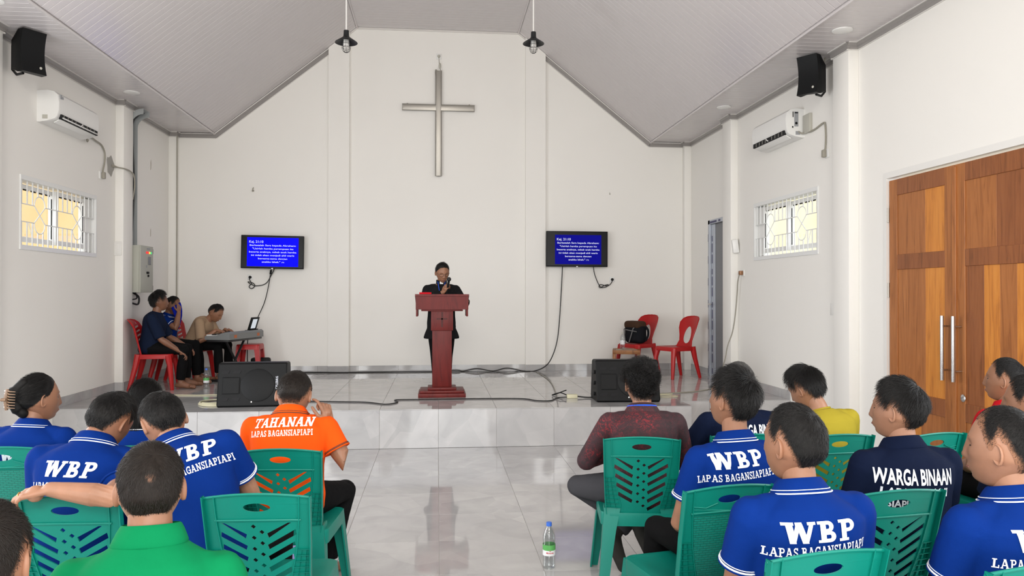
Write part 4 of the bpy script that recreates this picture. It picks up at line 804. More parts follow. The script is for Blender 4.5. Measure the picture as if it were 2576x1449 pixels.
for sx in (-1, 1):
    for sy in (-1, 1): link('leg', leg_mesh('leg', (sx*.155, sy*.155, .455), (sx*.19, sy*.19, 0), .075, .05, sx, sy, 'red_plastic'), t)
# backpack on the red chair
t = thing('backpack', 'black backpack with brown top flap and grey straps, lying on a red chair', 'bag', (2.95, 3.37, HS+.448), math.radians(296))
q = MB(); q.bbox(-.17, .17, -.10, .10, 0, .30, .07, seg=4)
o = q.obj('body', 'bag_black', t); q = MB(); q.bbox(-.165, .165, -.108, .09, .215, .335, .05, seg=4); q.obj('flap', 'bag_brown', t)
for a, b in (((-.15, .02, .29), (-.10, -.115, .0)), ((.11, .0, .31), (-.01, -.117, .02)), ((.15, -.112, .18), (-.09, -.114, .20))):
    q = MB(); q.tube([a, (a[0]*.7+b[0]*.3, -.113, a[2]*.7+b[2]*.3), b], .009, 5); q.obj('strap', 'strap_grey', t)
q = MB(); q.tube(catmull([(.17, .05, .25), (.22, .05, .20), (.23, .04, .12), (.18, .04, .05)], 5), .018, 6); q.obj('shoulder_strap', 'bag_black', t)
# keyboard on its stand
t = thing('keyboard', 'grey electronic keyboard with lit display, seen from its end', 'keyboard', (-2.78, 2.95, HS+.575), math.radians(254)); kl, kd = .92, .36
q = MB(); q.loft([[(x*k, -kd/2, .0), (x*k, -kd/2, .05), (x*k, -.02, .055), (x*k, .06, .085), (x*k, kd/2-.03, .105), (x*k, kd/2, .08), (x*k, kd/2, .0)] for x, k in ((-kl/2, .97), (-kl/2+.015, 1), (kl/2-.015, 1), (kl/2, .97))]); q.obj('case', 'keyboard_grey', t, True, 25)
MB().bbox(-kl/2+.02, kl/2-.02, -kd/2+.02, kd/2-.02, -.03, .002, .006).obj('underside', 'keyboard_black', t)
q = MB()
for k in range(36): q.box(-.42+k*.0233, -.42+k*.0233+.0218, -kd/2+.008, -.03, .05, .066)
o = q.obj('white_keys', 'keys_white', t, False); o['kind'] = 'stuff'; q = MB()
for k in range(36):
    if k % 7 in (0, 1, 3, 4, 5): q.box(-.42+(k+1)*.0233-.007, -.42+(k+1)*.0233+.006, -.09, -.03, .062, .075)
o = q.obj('black_keys', 'keyboard_black', t, False); o['kind'] = 'stuff'
MB().box(-.12, .12, .03, .075, .078, .0915).obj('display', 'display_lit', t, False)
for x in (-.36, .36): MB().lathe([(.001, .004), (.05, .004), (.055, 0), (.001, 0)], 20, mat=Matrix.Translation((x, .09, .098)) @ Matrix.Rotation(.3, 4, 'X')).obj('loudspeaker_mesh', 'keyboard_black', t)
for x in (-.3, .3): MB().box(x-.03, x+.03, kd/2-.001, kd/2+.004, .02, .06).obj('rear_panel', 'orange_part', t, False)
t = thing('keyboard_stand', 'black folding X stand under the keyboard', 'stand', (-2.78, 2.95, HS), math.radians(254))
for s in (-1, 1):
    q = MB(); q.tube([(s*.24, -.02*s, .585), (-s*.26, -.02*s, .02)], .016, 8); q.obj('crossed_tube', 'black_metal', t); q = MB(); q.tube([(s*.24, -.17, .585), (s*.24, .17, .585)], .015, 8); q.obj('rest', 'black_metal', t); q = MB(); q.tube([(s*.26, -.19, .016), (s*.26, .19, .016)], .016, 8); q.obj('foot_bar', 'black_metal', t)
t = thing('tablet', 'dark tablet standing upright on the keyboard', 'tablet', (-2.60, 3.12, HS+.675), math.radians(254)); mt = Matrix.Rotation(math.radians(-18), 4, 'X')
MB().bbox(-.11, .11, -.008, .008, 0, .19, .005, mt).obj('tablet_body', 'black_plastic', t); MB().box(-.06, .06, -.0095, .0095, .03, .165, mt).obj('screen', 'tablet_lit', t, False); MB().bbox(-.13, .13, -.03, .03, -.012, .006, .003).obj('rest', 'black_plastic', t)

# ------------------------------------------------------------------ lettering for the shirts: a slab-serif alphabet drawn as polygons
def R4(x0, y0, x1, y1): return [(x0, y0), (x1, y0), (x1, y1), (x0, y1)]
def bar(x0, y0, x1, y1, w): return [(x0-w/2, y0), (x0+w/2, y0), (x1+w/2, y1), (x1-w/2, y1)]
def dstroke(x0, y0, x1, y1, t, n=9):
    """D-shaped bowl between y0 and y1, from x0 bulging to x1, as quads"""
    r = (y1-y0)/2; ex = min(r, x1-x0); cy = (y0+y1)/2; out, inn = [(x0, y0)], [(x0, y0+t*.8)]
    for k in range(n+1):
        a = -PI/2+PI*k/n; out.append((x1-ex+ex*math.cos(a), cy+r*math.sin(a))); inn.append((x1-ex+max(.01, ex-t)*math.cos(a), cy+(r-t*.8)*math.sin(a)))
    out.append((x0, y1)); inn.append((x0, y1-t*.8))
    return [[out[k], out[k+1], inn[k+1], inn[k]] for k in range(len(out)-1)]
def path(pts, w):
    P = [Vector(p) for p in pts]; res = []; N = []
    for i in range(len(P)):
        d = (P[min(i+1, len(P)-1)]-P[max(i-1, 0)]).normalized(); N.append(Vector((-d.y, d.x)))
    for i in range(len(P)-1): res.append([tuple(P[i]-N[i]*w/2), tuple(P[i+1]-N[i+1]*w/2), tuple(P[i+1]+N[i+1]*w/2), tuple(P[i]+N[i]*w/2)])
    return res
def glyph(c, t):
    s = .13; q = t
    if c == ' ': return [], .38
    if c == 'W': return [bar(.14+q/2, 1, .40, 0, q*1.1), bar(.40, 0, .66, 1, q*.8), bar(.66, 1, .92, 0, q*1.1), bar(.92, 0, 1.22, 1, q*.8), R4(-.02, 1-s, .46, 1), R4(.52, 1-s, .80, 1), R4(1.02, 1-s, 1.38, 1)], 1.40
    if c == 'B': return [R4(.12, 0, .12+q, 1), R4(0, 0, .3, s), R4(0, 1-s, .3, 1)]+dstroke(.12, .47, .72, 1, q*.85)+dstroke(.12, 0, .80, .53, q*.9), .90
    if c == 'P': return [R4(.12, 0, .12+q, 1), R4(0, 0, .46, s), R4(0, 1-s, .3, 1)]+dstroke(.12, .42, .78, 1, q*.9), .84
    if c == 'L': return [R4(.12, 0, .12+q, 1), R4(0, 0, .70, s), R4(0, 1-s, .44, 1), R4(.70-s*.9, 0, .70, .34)], .76
    if c == 'A': return [bar(.13, 0, .44, 1, q*.7), bar(.80, 0, .47, 1, q*1.1), R4(.22, .28, .70, .28+s), R4(0, 0, .30, s), R4(.60, 0, .98, s), R4(.30, 1-s*.6, .60, 1)], .98
    if c == 'S': return path([(.08, .30), (.12, .15), (.25, .065), (.40, .06), (.54, .12), (.60, .26), (.54, .40), (.36, .50), (.18, .60), (.12, .74), (.18, .87), (.34, .94), (.50, .90), (.58, .76)], q*.8)+[R4(.02, 0, .12, .32), R4(.56, .70, .66, 1)], .70
    if c == 'G': return path([(.78, .78), (.68, .90), (.50, .94), (.30, .88), (.15, .70), (.12, .48), (.18, .25), (.34, .09), (.52, .06), (.70, .12)], q*.85)+[R4(.72, .0, .72+q*.9, .46), R4(.50, .40, .98, .40+s), R4(.76, .66, .87, 1)], .96
    if c == 'N': return [R4(.12, 0, .12+q*.8, 1), R4(.74, 0, .74+q*.8, 1), bar(.16, 1, .82, 0, q*1.1), R4(0, 0, .40, s), R4(0, 1-s, .34, 1), R4(.60, 1-s, 1.02, 1)], 1.02
    if c == 'I': return [R4(.12, 0, .12+q, 1), R4(0, 0, .24+q, s), R4(0, 1-s, .24+q, 1)], .30+q
    if c == 'T': return [R4(.36, 0, .36+q, 1), R4(0, 1-s, .72+q, 1), R4(0, .66, s*.8, 1), R4(.72+q-s*.8, .66, .72+q, 1), R4(.22, 0, .50+q, s)], .78+q
    if c == 'H': return [R4(.12, 0, .12+q, 1), R4(.66, 0, .66+q, 1), R4(.12, .44, .70, .44+s), R4(0, 0, .24+q, s), R4(0, 1-s, .24+q, 1), R4(.54, 0, .78+q, s), R4(.54, 1-s, .78+q, 1)], .84+q
    return [], .5
def slab(text, t=.24, slant=0):
    x = 0; polys = []
    for c in text:
        ps, adv = glyph(c, t); polys += [[(x+p[0]+slant*p[1], p[1]) for p in poly] for poly in ps]; x += adv+.06
    return polys, x-.06
def letter_polys(line):
    if line.get('font', 'slab') == 'slab':
        polys, w = slab(line['text'], line.get('t', .24), line.get('slant', 0)); k = line['h']; sx = line['w']/w
        return [[((p[0]-w/2)*sx, p[1]*k) for p in q] for q in polys]
    v, f = text_mesh(line['text'], 1, 0, line.get('bold', .028)); xs = [p[0] for p in v]; x0, x1 = min(xs), max(xs); sx = line['w']/(x1-x0); k = line['h']/.73
    return [[((v[i][0]-(x0+x1)/2)*sx, v[i][1]*k) for i in q] for q in f]

# ------------------------------------------------------------------ people
def rotm(axis, deg): return np.array(Matrix.Rotation(math.radians(deg), 3, axis))
def unit(v): v = np.array(v, float); return v/max(1e-9, np.linalg.norm(v))
def sstep(a, b, x): t = np.clip((x-a)/(b-a), 0, 1); return t*t*(3-2*t)
def remesh(mb, vox, smooth=4, fold=0, seed=0):
    me = bpy.data.meshes.new('tmp'); me.from_pydata(mb.v, [], mb.f); bm = bmesh.new(); bm.from_mesh(me); bmesh.ops.recalc_face_normals(bm, faces=bm.faces[:]); bm.to_mesh(me); bm.free()
    o = bpy.data.objects.new('tmp', me); COL.objects.link(o); r = o.modifiers.new('r', 'REMESH'); r.mode = 'VOXEL'; r.voxel_size = vox
    if smooth: s = o.modifiers.new('s', 'SMOOTH'); s.factor = .5; s.iterations = smooth
    dg = bpy.context.evaluated_depsgraph_get(); e = bpy.data.meshes.new_from_object(o.evaluated_get(dg)); bpy.data.objects.remove(o); bpy.data.meshes.remove(me)
    n = len(e.vertices); co = np.empty(n*3, np.float32); e.vertices.foreach_get('co', co); co = co.reshape(n, 3).astype(float)
    if fold:
        nr = np.empty(n*3, np.float32); e.vertices.foreach_get('normal', nr); nr = nr.reshape(n, 3); rg = np.random.default_rng(seed); d = np.zeros(n)
        wv = sum(np.sin(co @ (rg.normal(size=3)*9)+rg.uniform(0, 6)) for _ in range(3))
        for k, a in ((16, 1), (24, .8), (38, .5), (60, .25)):
            for _ in range(2):
                kv = rg.normal(size=3)*(1, 1, 1.6); kv = kv/np.linalg.norm(kv)*k; d += a*(1-np.abs(np.sin(co @ kv*.5+wv*.5+rg.uniform(0, 6)))**.8*1.6)
        co += nr*(d*fold)[:, None]
    f = [tuple(p.vertices) for p in e.polygons]; bpy.data.meshes.remove(e); return co, f
_ico = None
def ico_dirs():
    global _ico
    if _ico is None:
        bm = bmesh.new(); bmesh.ops.create_icosphere(bm, subdivisions=5, radius=1); bm.verts.index_update()
        _ico = (np.array([v.co[:] for v in bm.verts]), [[v.index for v in f.verts] for f in bm.faces]); bm.free()
    return _ico
def head_points(d, fem=False):
    x, y, z = d.T; low = np.clip(-z, 0, 1); h = np.sqrt(np.clip(1-z*z, 0, 1)); fac = np.where(z < 0, np.power(np.maximum(h, 1e-6), -.30), 1.0)
    X = x*fac*.0755; Y = y*fac*np.where(y > 0, .090, .100); Z = z*np.where(z > 0, .112, .116)
    X = X*(1-.26*sstep(.15, 1, low)); Y = np.where(y < 0, Y*(1-.55*sstep(.12, .85, low)), Y*(1-.06*sstep(.3, 1, low))); Y = Y+.014*sstep(.2, 1, low)
    X = X*(1+.05*np.exp(-((Y+.03)/.05)**2)*(z > -.3)); Z = Z-.010*sstep(.2, .9, -y)*sstep(.4, 1, z)
    fr = sstep(.25, .6, y/np.maximum(1e-6, np.sqrt(x*x+y*y+.0*z)))*(Y > 0); g = lambda u, s: np.exp(-(u/s)**2)
    nose = g(X, .0105)*np.where(Z > -.036, np.interp(Z, [-.036, .024], [1, .10]), np.interp(Z, [-.052, -.036], [0, 1]))*(Z < .03)
    dY = .023*nose+.007*g(np.abs(X)-.013, .008)*g(Z+.036, .010)-.009*g(np.abs(X)-.031, .015)*g(Z-.004, .011)+.0045*g(np.abs(X)-.028, .022)*g(Z-.024, .008)
    dY += .0055*g(X, .020)*g(Z+.062, .0055)+.005*g(X, .018)*g(Z+.072, .005)-.003*g(X, .020)*g(Z+.083, .005)+.009*g(X, .020)*g(Z+.100, .014)+.007*g(X, .026)*g(Z+.068, .024)+.003*g(np.abs(X)-.042, .016)*g(Z+.020, .018)
    Y = Y+dY*fr; return np.stack([X, Y, Z], 1)
def ear_mesh(sx):
    rings = []; n = 18
    for f, off in ((0.12, -.006), (.45, -.0075), (.68, -.001), (.86, .0045), (1.0, .004), (1.02, -.002), (.86, -.007), (.55, -.012)):
        r = []
        for k in range(n):
            a = 2*PI*k/n; w = .0175*(1+.18*math.sin(a)); r.append((off, math.cos(a)*w*f*-1, math.sin(a)*.031*f))
        rings.append(r)
    mt = Matrix.Translation((sx*.0765, -.006, -.010)) @ Matrix.Rotation(sx*math.radians(26), 4, 'Z') @ Matrix.Rotation(math.radians(-12), 4, 'X') @ Matrix.Diagonal((sx, 1, 1, 1))
    q = MB(); q.loft([[mt @ Vector(p) for p in r] for r in rings]); return q
HAIR = dict(
 short=dict(top=.020, side=.009, lift=.26, cap=.005, n=5200), crop=dict(top=.011, side=.006, lift=.45, cap=.004, n=6500), spiky=dict(top=.045, side=.024, lift=.55, cap=.012, n=6000),
 curly=dict(top=.030, side=.022, lift=.55, cap=.013, n=5200, curl=.010), combed=dict(top=.045, side=.016, lift=.22, cap=.013, n=5600), thick=dict(top=.045, side=.032, lift=.30, cap=.015, n=4500), sleek=dict(top=.05, side=.05, lift=.03, cap=.006, n=4200))
def hair_for(parent, R, c, hs, style, col, seed, dist, fade=.02, nape=-.092, back=None, bald=None, side_line=.028):
    st = dict(HAIR[style]); d, F = ico_dirs(); P = head_points(d); rg = np.random.default_rng(seed)
    az = np.degrees(np.abs(np.arctan2(P[:, 0], P[:, 1]))); zl = np.interp(az, [0, 35, 58, 72, 84, 96, 112, 128, 150, 180], [.070, .066, .044, .004, -.012, side_line, .004, -.045, nape, nape])
    if style == 'sleek': zl = np.interp(az, [0, 35, 60, 80, 100, 125, 180], [.074, .066, .035, .002, -.006, -.04, nape])
    m = sstep(0, fade, P[:, 2]-zl); ff = [f for f in F if min(m[f[0]], m[f[1]], m[f[2]]) > .02]
    nrm = d*(1/.0755**2, 1/.095**2, 1/.112**2)*.0 + (P-np.array((0, 0, 0)))/np.array((.0755, .095, .113))**2; nrm = nrm/np.linalg.norm(nrm, axis=1)[:, None]
    topw = sstep(-.01, .07, P[:, 2]); Q = P+nrm*((.0015+st['cap']*(.35+.65*topw)*sstep(0, .05, P[:, 2]-zl))[:, None])
    lump = sum(np.sin(P @ (rg.normal(size=3)*90)+rg.uniform(0, 6)) for _ in range(4)); Q = Q+nrm*(lump*st['cap']*.06*m)[:, None]
    idx = sorted({i for f in ff for i in f}); mp = {i: k for k, i in enumerate(idx)}; to = lambda a: (a*hs) @ R.T+c
    me = bpy.data.meshes.new('hair'); me.from_pydata([tuple(v) for v in to(Q[idx])], [], [[mp[i] for i in f] for f in ff]); me.polygons.foreach_set('use_smooth', [True]*len(ff)); me.materials.append(M['hair_cap_'+col])
    at = me.attributes.new('fade', 'FLOAT', 'POINT'); fd = m[idx]*(.2+.8*sstep(0, max(fade, .001)*1.8, (P[:, 2]-zl)[idx]))
    if bald is not None: fd = fd*(1-.75*np.exp(-(np.linalg.norm(P[idx]-np.array(bald[:3]), axis=1)/bald[3])**2))
    at.data.foreach_set('value', fd.astype(np.float32)); ho = link('hair', me, parent)
    # strands
    fa = np.array(ff); A, B, C_ = Q[fa[:, 0]], Q[fa[:, 1]], Q[fa[:, 2]]; ar = np.linalg.norm(np.cross(B-A, C_-A), axis=1); n = int(st['n']*(1 if dist < 5 else .5))
    pick = rg.choice(len(fa), n, p=ar/ar.sum()); u = rg.random((n, 2)); sw = u.sum(1) > 1; u[sw] = 1-u[sw]
    root = A[pick]+(B-A)[pick]*u[:, :1]+(C_-A)[pick]*u[:, 1:]; nn = nrm[fa[pick, 0]]; mm = m[fa[pick, 0]]; zz = root[:, 2]; tw = sstep(-.005, .065, zz)
    keep = rg.random(n) < (.25+.75*mm)
    if bald is not None: keep &= rg.random(n) > .8*np.exp(-(np.linalg.norm(root-np.array(bald[:3]), axis=1)/bald[3])**2)
    root, nn, mm, tw = root[keep], nn[keep], mm[keep], tw[keep]; n = len(root)
    whorl = np.array((.012, -.062, .093)) if style not in ('sleek',) else np.array((0, -.10, .01))
    fl = (root-whorl)*(1 if style != 'sleek' else -1); fl = fl-nn*np.sum(fl*nn, 1)[:, None]; fl = fl/np.maximum(1e-6, np.linalg.norm(fl, axis=1))[:, None]
    fl = fl+rg.normal(size=(n, 3))*(.32 if style != 'sleek' else .08); fl = fl-nn*np.sum(fl*nn, 1)[:, None]; fl = fl/np.maximum(1e-6, np.linalg.norm(fl, axis=1))[:, None]
    ln = (st['side']+(st['top']-st['side'])*tw)*rg.uniform(.6, 1.15, n)*(.45+.55*mm); lift = st['lift']*(.45+.55*tw)*rg.uniform(.5, 1.4, n); K = 5; pts = np.zeros((n, K, 3)); clump = rg.normal(size=(n, 3))
    cl_seed = np.floor(root*45); cs = np.sin(cl_seed @ np.array((12.9, 78.2, 37.7)))*43758; cang = (cs-np.floor(cs))*6.28
    for k in range(K):
        t = k/(K-1); dirv = fl*np.cos(np.clip(lift, 0, 1.4))[:, None]+nn*np.sin(np.clip(lift*(1-.45*t), 0, 1.4))[:, None]
        p = root+dirv*(ln*t)[:, None]+np.array((0, 0, -1))*(ln*t*t*.10)[:, None]
        if 'curl' in st:
            sd = np.cross(nn, fl); p = p+(sd*np.sin(cang+t*7)[:, None]+nn*(.8+np.cos(cang+t*7))[:, None])*st['curl']*t
        pts[:, k] = p+clump*(.0012*t)
    pts = to(pts.reshape(-1, 3)).astype(np.float32); hc = bpy.data.hair_curves.new('hair_strands'); hc.add_curves([K]*n); hc.points.foreach_set('position', pts.ravel())
    r0 = .00042 if dist < 3 else .00055 if dist < 5 else .0009; hc.points.foreach_set('radius', np.tile(np.linspace(1, .35, K)*r0, n).astype(np.float32)); hc.materials.append(M['hair_'+col]); so = link('hair_strands', hc, ho); so['kind'] = 'stuff'
    return ho
TORSO = [(-.14, .150, .120, .0), (-.06, .170, .132, .0), (.05, .172, .130, .0), (.2, .164, .124, .004), (.4, .160, .120, .008), (.58, .168, .122, .008), (.70, .180, .122, .004), (.80, .182, .112, -.002), (.875, .142, .094, -.004), (.935, .095, .072, -.002), (.985, .061, .056, .004)]
def person(label, head, heading=0, lean=8, side=0, twist=0, hunch=0, hyaw=0, hpitch=0, hroll=0, s=1., hs=1.06, floor=0., seat=.43, hair='short', haircol='black', skin_='skin_mid', shirt='polo_blue', kind='polo', collar=True, stripe='stripe_white', sleeve='short', text=(), textmat='print_white', trousers='trousers_black',
           armL=None, armR=None, handL=None, handR=None, legL=None, legR=None, feet=None, vox=.0075, seed=1, wide=1., standing=False, fade=.04, nape=-.100, bald=None, fold=.0010, cuff=True, back_dist=None, hair_back=None, legs=True, neck=1., side_line=.028, shirt_drop=0, prof=None, eyes=False, sht=.82):
    head = np.array(head, float); Rz = rotm('Z', heading); L = .47*s; dist = abs(head[1]+7.995)
    hipz = floor+seat+.085 if not standing else floor+standing
    headR = Rz @ rotm('Z', hyaw) @ rotm('X', -hpitch) @ rotm('Y', hroll)
    for it in range(6):
        N = 24; fr, ps = [], [np.zeros(3)]
        for k in range(N+1):
            t = k/N; Rk = Rz @ rotm('Y', side*(.4+.6*t)) @ rotm('X', -(lean*(.35+.65*t)+hunch*t*t)) @ rotm('Z', twist*t); fr.append(Rk)
            if k: ps.append(ps[-1]+Rk[:, 2]*L/N)
        cu = fr[-1]; nd = unit(cu[:, 2]*.55+headR[:, 2]*.45+headR[:, 1]*.22); c7 = ps[-1]; hc = c7+nd*.030*s*neck+headR @ np.array((0, .018, .100))*hs
        dz = head[2]-hipz-hc[2]; L = float(np.clip(L+dz, .33, .58))
    base = np.array((head[0]-hc[0], head[1]-hc[1], floor)); O = np.array((0, 0, hipz-floor)); O[2] += head[2]-hipz-hc[2]
    hipO = np.array((0, 0, hipz-floor))
    def sp(t):
        if t <= 0: return O+fr[0][:, 2]*L*t, fr[0]
        if t >= 1: return O+ps[-1]+fr[-1][:, 2]*L*(t-1), fr[-1]
        k = t*N; i = int(k); return O+ps[i]+(ps[min(i+1, N)]-ps[i])*(k-i), fr[i]
    loc = lambda p: np.array(p, float)-base
    body, shm, armb = MB(), MB(), MB()
    def torso(mb, ia, ib, prof=TORSO, lo=-9):
        rings = []
        for t, a, b, yo in prof:
            if t < lo: continue
            p, f = sp(t); aa, bb = a*s*wide+ia, b*s*wide+ib; rings.append([p+f[:, 0]*(math.copysign(abs(math.cos(q))**.82, math.cos(q))*aa)+f[:, 1]*(yo+math.copysign(abs(math.sin(q))**.9, math.sin(q))*bb) for q in np.linspace(0, 2*PI, 29)[:-1]])
        mb.loft(rings)
    torso(body, -.008, -.008); torso(shm, .012, .012 if kind != 'blazer' else .02, prof or TORSO)
    cN, cF = sp(1.0); sh, el, wr, hd = {}, {}, {}, {}
    for sg, arm in ((-1, armL), (1, armR)):
        p, f = sp(sht); S = p+f[:, 0]*(sg*.176*s*wide)+f[:, 1]*(-.004); arm = arm or dict(u=(sg*.10, .26, -.96), f=(-sg*.55, .82, -.12)); UL, FL = .285*s, .245*s
        if 'e' in arm: E_ = loc(arm['e'])
        else: E_ = S+unit(Rz @ np.array(arm.get('u', (0, 0, -1)), float))*UL
        if 'w' in arm and 'e' not in arm:
            W_ = loc(arm['w']); dv = W_-S; D = min(np.linalg.norm(dv), (UL+FL)*.995); du = unit(dv); ca = (UL*UL+D*D-FL*FL)/(2*UL*D); po = unit(Rz @ np.array(arm.get('pole', (sg*.5, -.4, -1.)))); po = unit(po-du*np.dot(po, du)); E_ = S+du*UL*ca+po*UL*math.sqrt(max(0, 1-ca*ca)); W_ = S+du*D
        elif 'w' in arm: W_ = loc(arm['w'])
        else: W_ = E_+unit(Rz @ np.array(arm['f'], float))*FL
        sh[sg], el[sg], wr[sg] = S, E_, W_; p2, f2 = sp(sht+.065); cl0 = p2+f2[:, 0]*(sg*.045*s)
        for mb, r in ((body, .036), (shm, .050)): mb.tube([cl0, cl0*.45+S*.55+f[:, 2]*.006, S], [r*s*.9, r*s*1.02, r*1.12*s], 12, round_ends=True)
        lp = lambda a, b, t: a+(b-a)*t
        armb.tube([S, lp(S, E_, .35), lp(S, E_, .7), E_, lp(E_, W_, .25), lp(E_, W_, .65), W_], [.050*s, .049*s, .043*s, .039*s, .042*s, .034*s, .026*s], 14, round_ends=True)
        if sleeve == 'short': shm.tube([S, lp(S, E_, .3), lp(S, E_, .62)], [.066*s, .066*s, .067*s], 16); shm.ellipsoid(S, (.064*s,)*3)
        elif sleeve == 'half': shm.tube([S, lp(S, E_, .4), lp(S, E_, .93)], [.068*s, .070*s, .070*s], 16); shm.ellipsoid(S, (.066*s,)*3)
        else: shm.tube([S, lp(S, E_, .5), E_, lp(E_, W_, .5), lp(E_, W_, .93)], [.066*s, .062*s, .056*s, .050*s, .042*s], 16); shm.ellipsoid(S, (.064*s,)*3); shm.ellipsoid(E_, (.056*s,)*3)
        # hand
        h = dict(curl=(28, 32, 36, 40), thumb=25, n=None, d=None); h.update((handL if sg < 0 else handR) or {})
        d = unit(h['d']) if h['d'] is not None else unit(W_-E_); nn = unit(h['n']) if h['n'] is not None else unit(np.cross(d, np.cross((0, 0, -1.), d)) if abs(d[2]) < .95 else np.array((0, 1., 0)))
        nn = unit(nn-d*np.dot(nn, d)); sd = np.cross(d, nn)*(-sg)*-1  # towards the thumb
        sd = np.cross(nn, d)*sg*-1; k_ = s*1.0
        for i, (off, ml, fl_, r) in enumerate(((.0275, .088, .070, .0084), (.0095, .092, .078, .0086), (-.0095, .088, .072, .0082), (-.0265, .080, .056, .0074))):
            kn = W_+d*ml*k_+sd*off*k_; armb.tube([W_+sd*off*.55*k_, kn], [.0135*k_, .0115*k_], 8, round_ends=True); cdir, p0 = d, kn; cu_ = math.radians(h['curl'][i]); pts = [kn]
            ang = 0
            for seg, q in ((.46, .75), (.30, 1.1), (.24, .75)):
                ang += cu_*q; dv = d*math.cos(ang)+nn*math.sin(ang)+sd*off*.9*math.cos(ang); pts.append(pts[-1]+unit(dv)*fl_*seg*k_)
            armb.tube(pts, [r*1.08*k_, r*k_, r*.92*k_, r*.78*k_], 8, round_ends=True)
        ta = math.radians(h['thumb']); tb = W_+d*.022*k_+sd*.022*k_; t1 = tb+unit(sd*.75+d*.6+nn*math.sin(ta)*.8)*.042*k_; t2 = t1+unit(d*.85+sd*.18+nn*math.sin(ta)*.7)*.030*k_; t3 = t2+unit(d*.9+nn*math.sin(ta))*.024*k_
        armb.tube([W_+d*.01*k_, tb, t1, t2, t3], [.014*k_, .014*k_, .0105*k_, .0098*k_, .008*k_], 8, round_ends=True)
        armb.ellipsoid(W_+d*.05*k_+nn*.006*k_, (.030*k_, .030*k_, .030*k_), 10, 8); hd[sg] = W_+d*.09*k_
    nb = sp(.90)[0]; mid = sp(1.0)[0]+nd*.02; hcL = O+hc; body.tube([nb, mid, hcL+headR @ np.array((0, -.012, -.05))*hs], [.058*s, .053*s, .052*s], 16, round_ends=True)
    # legs
    tr = MB(); hips = {}
    if legs:
        pc, pf = hipO, Rz @ rotm('Y', side*.2); tr.ellipsoid((0, 0, 0), (1, 1, 1), 20, 12, Matrix.Translation(pc) @ Matrix(pf.tolist()).to_4x4() @ Matrix.Diagonal((.178*s*wide, .140*s*wide, .125*s, 1)))
        for sg, lg in ((-1, legL), (1, legR)):
            H_ = pc+Rz[:, 0]*(sg*.088*s); TL = .41*s
            lg = lg or ({} if not standing else dict(kd=(sg*.02, .03, -1), sd=(0, -.03, -1)))
            K_ = loc(lg['k']) if 'k' in lg else H_+unit(Rz @ np.array(lg.get('kd', (sg*.20, .97, -.10)), float))*TL
            if 'a' in lg: A_ = loc(lg['a'])
            elif standing: A_ = K_+unit(Rz @ np.array(lg.get('sd', (0, 0, -1.)), float))*max(.1, K_[2]-.075)
            else: A_ = K_+unit(Rz @ np.array(lg.get('sd', (0, .05, -1)), float))*(K_[2]-.075)
            w = 1.06; tr.tube([H_, H_*.6+K_*.4, K_, K_*.5+A_*.5, A_+(K_-A_)*.08], [.092*s*w, .084*s*w, .066*s*w, .060*s*w, .053*s*w], 14, round_ends=False); tr.ellipsoid(K_, (.065*s,)*3)
            toe = loc(lg['toe']) if 'toe' in lg else A_+Rz @ np.array((sg*.05, .17, 0.))*s+np.array((0, 0, -A_[2]+.022)) ; fd = unit(toe-A_); tgt = body
            body.tube([H_, K_, A_], [.07*s, .05*s, .034*s], 10, round_ends=True)
            if feet == 'sock': tgt = hips.setdefault('sock', MB())
            up_ = unit((K_-A_)); sdv = unit(np.cross(fd, up_)); heel = A_-fd*.035-up_*.045
            tgt.tube([K_*.25+A_*.75, A_], [.040*s, .034*s], 10, round_ends=True); fk = 1.25 if feet == 'sock' else 1; tgt.tube([heel, A_*.4+toe*.35+heel*.25-up_*.01, toe], [.031*s*fk, .034*s*fk, .026*s*fk], 12, round_ends=True); tgt.tube([A_-up_*.005, A_*.45+toe*.55], [.032*s, .026*s], 10, round_ends=True)
            tgt.tube([toe-sdv*.022-fd*.02, toe+sdv*.026-fd*.03], .020*s, 10, round_ends=True)
            if feet == 'bare':
                for i, o_ in enumerate((-.030, -.013, .003, .018, .031)):
                    o_ = o_*sg*-1; q0 = toe+sdv*o_*.85-fd*.01; tgt.tube([q0, q0+fd*(.036-.004*i)], [.011 if i == 0 else .0085, .009 if i == 0 else .007], 8, round_ends=True)
    co, f = remesh(body, .0105 if feet != 'bare' else .0078, 3); bm_ = MB(); bm_.add(co, f); co, f = remesh(armb, .0038 if vox < .007 else .0068, 3); bm_.add(co, f)
    d, F = ico_dirs(); hp = (head_points(d)*hs) @ headR.T+hcL; bm_.add(hp, F)
    for sx in (-1, 1): e = ear_mesh(sx); bm_.add((np.array(e.v)*hs) @ headR.T+hcL, e.f)
    root = bm_.obj('person', skin_, None, True, 180, loc=tuple(base)); tag(root, label, 'person')
    # shirt
    co, f = remesh(shm, .0075 if dist < 6 else .009, 5, fold, seed); q = MB(); q.add(co, f); so = q.obj('shirt' if kind != 'blazer' else 'blazer', shirt, root, True, 180)
    if legs: co, f = remesh(tr, .011, 4, fold*1.2, seed+5); q = MB(); q.add(co, f); q.obj('trousers', trousers, root, True, 180)
    if 'sock' in hips: co, f = remesh(hips['sock'], .007, 4); q = MB(); q.add(co, f); q.obj('socks', 'sock', root, True, 180)
    # collar
    ax = unit(cu[:, 2]*.75+nd*.25-cu[:, 1]*.05); fx = unit(cu[:, 1]-ax*np.dot(cu[:, 1], ax)); rx = np.cross(fx, ax); cc = sp(1.0)[0]+fx*.012-ax*.006; k = s
    def ringpt(ph, r, z): return cc+(rx*math.sin(ph)*(r+.006)+fx*math.cos(ph)*r)*k+ax*z*k
    tree = BVHTree.FromPolygons([v.co for v in so.data.vertices], [tuple(p.vertices) for p in so.data.polygons])
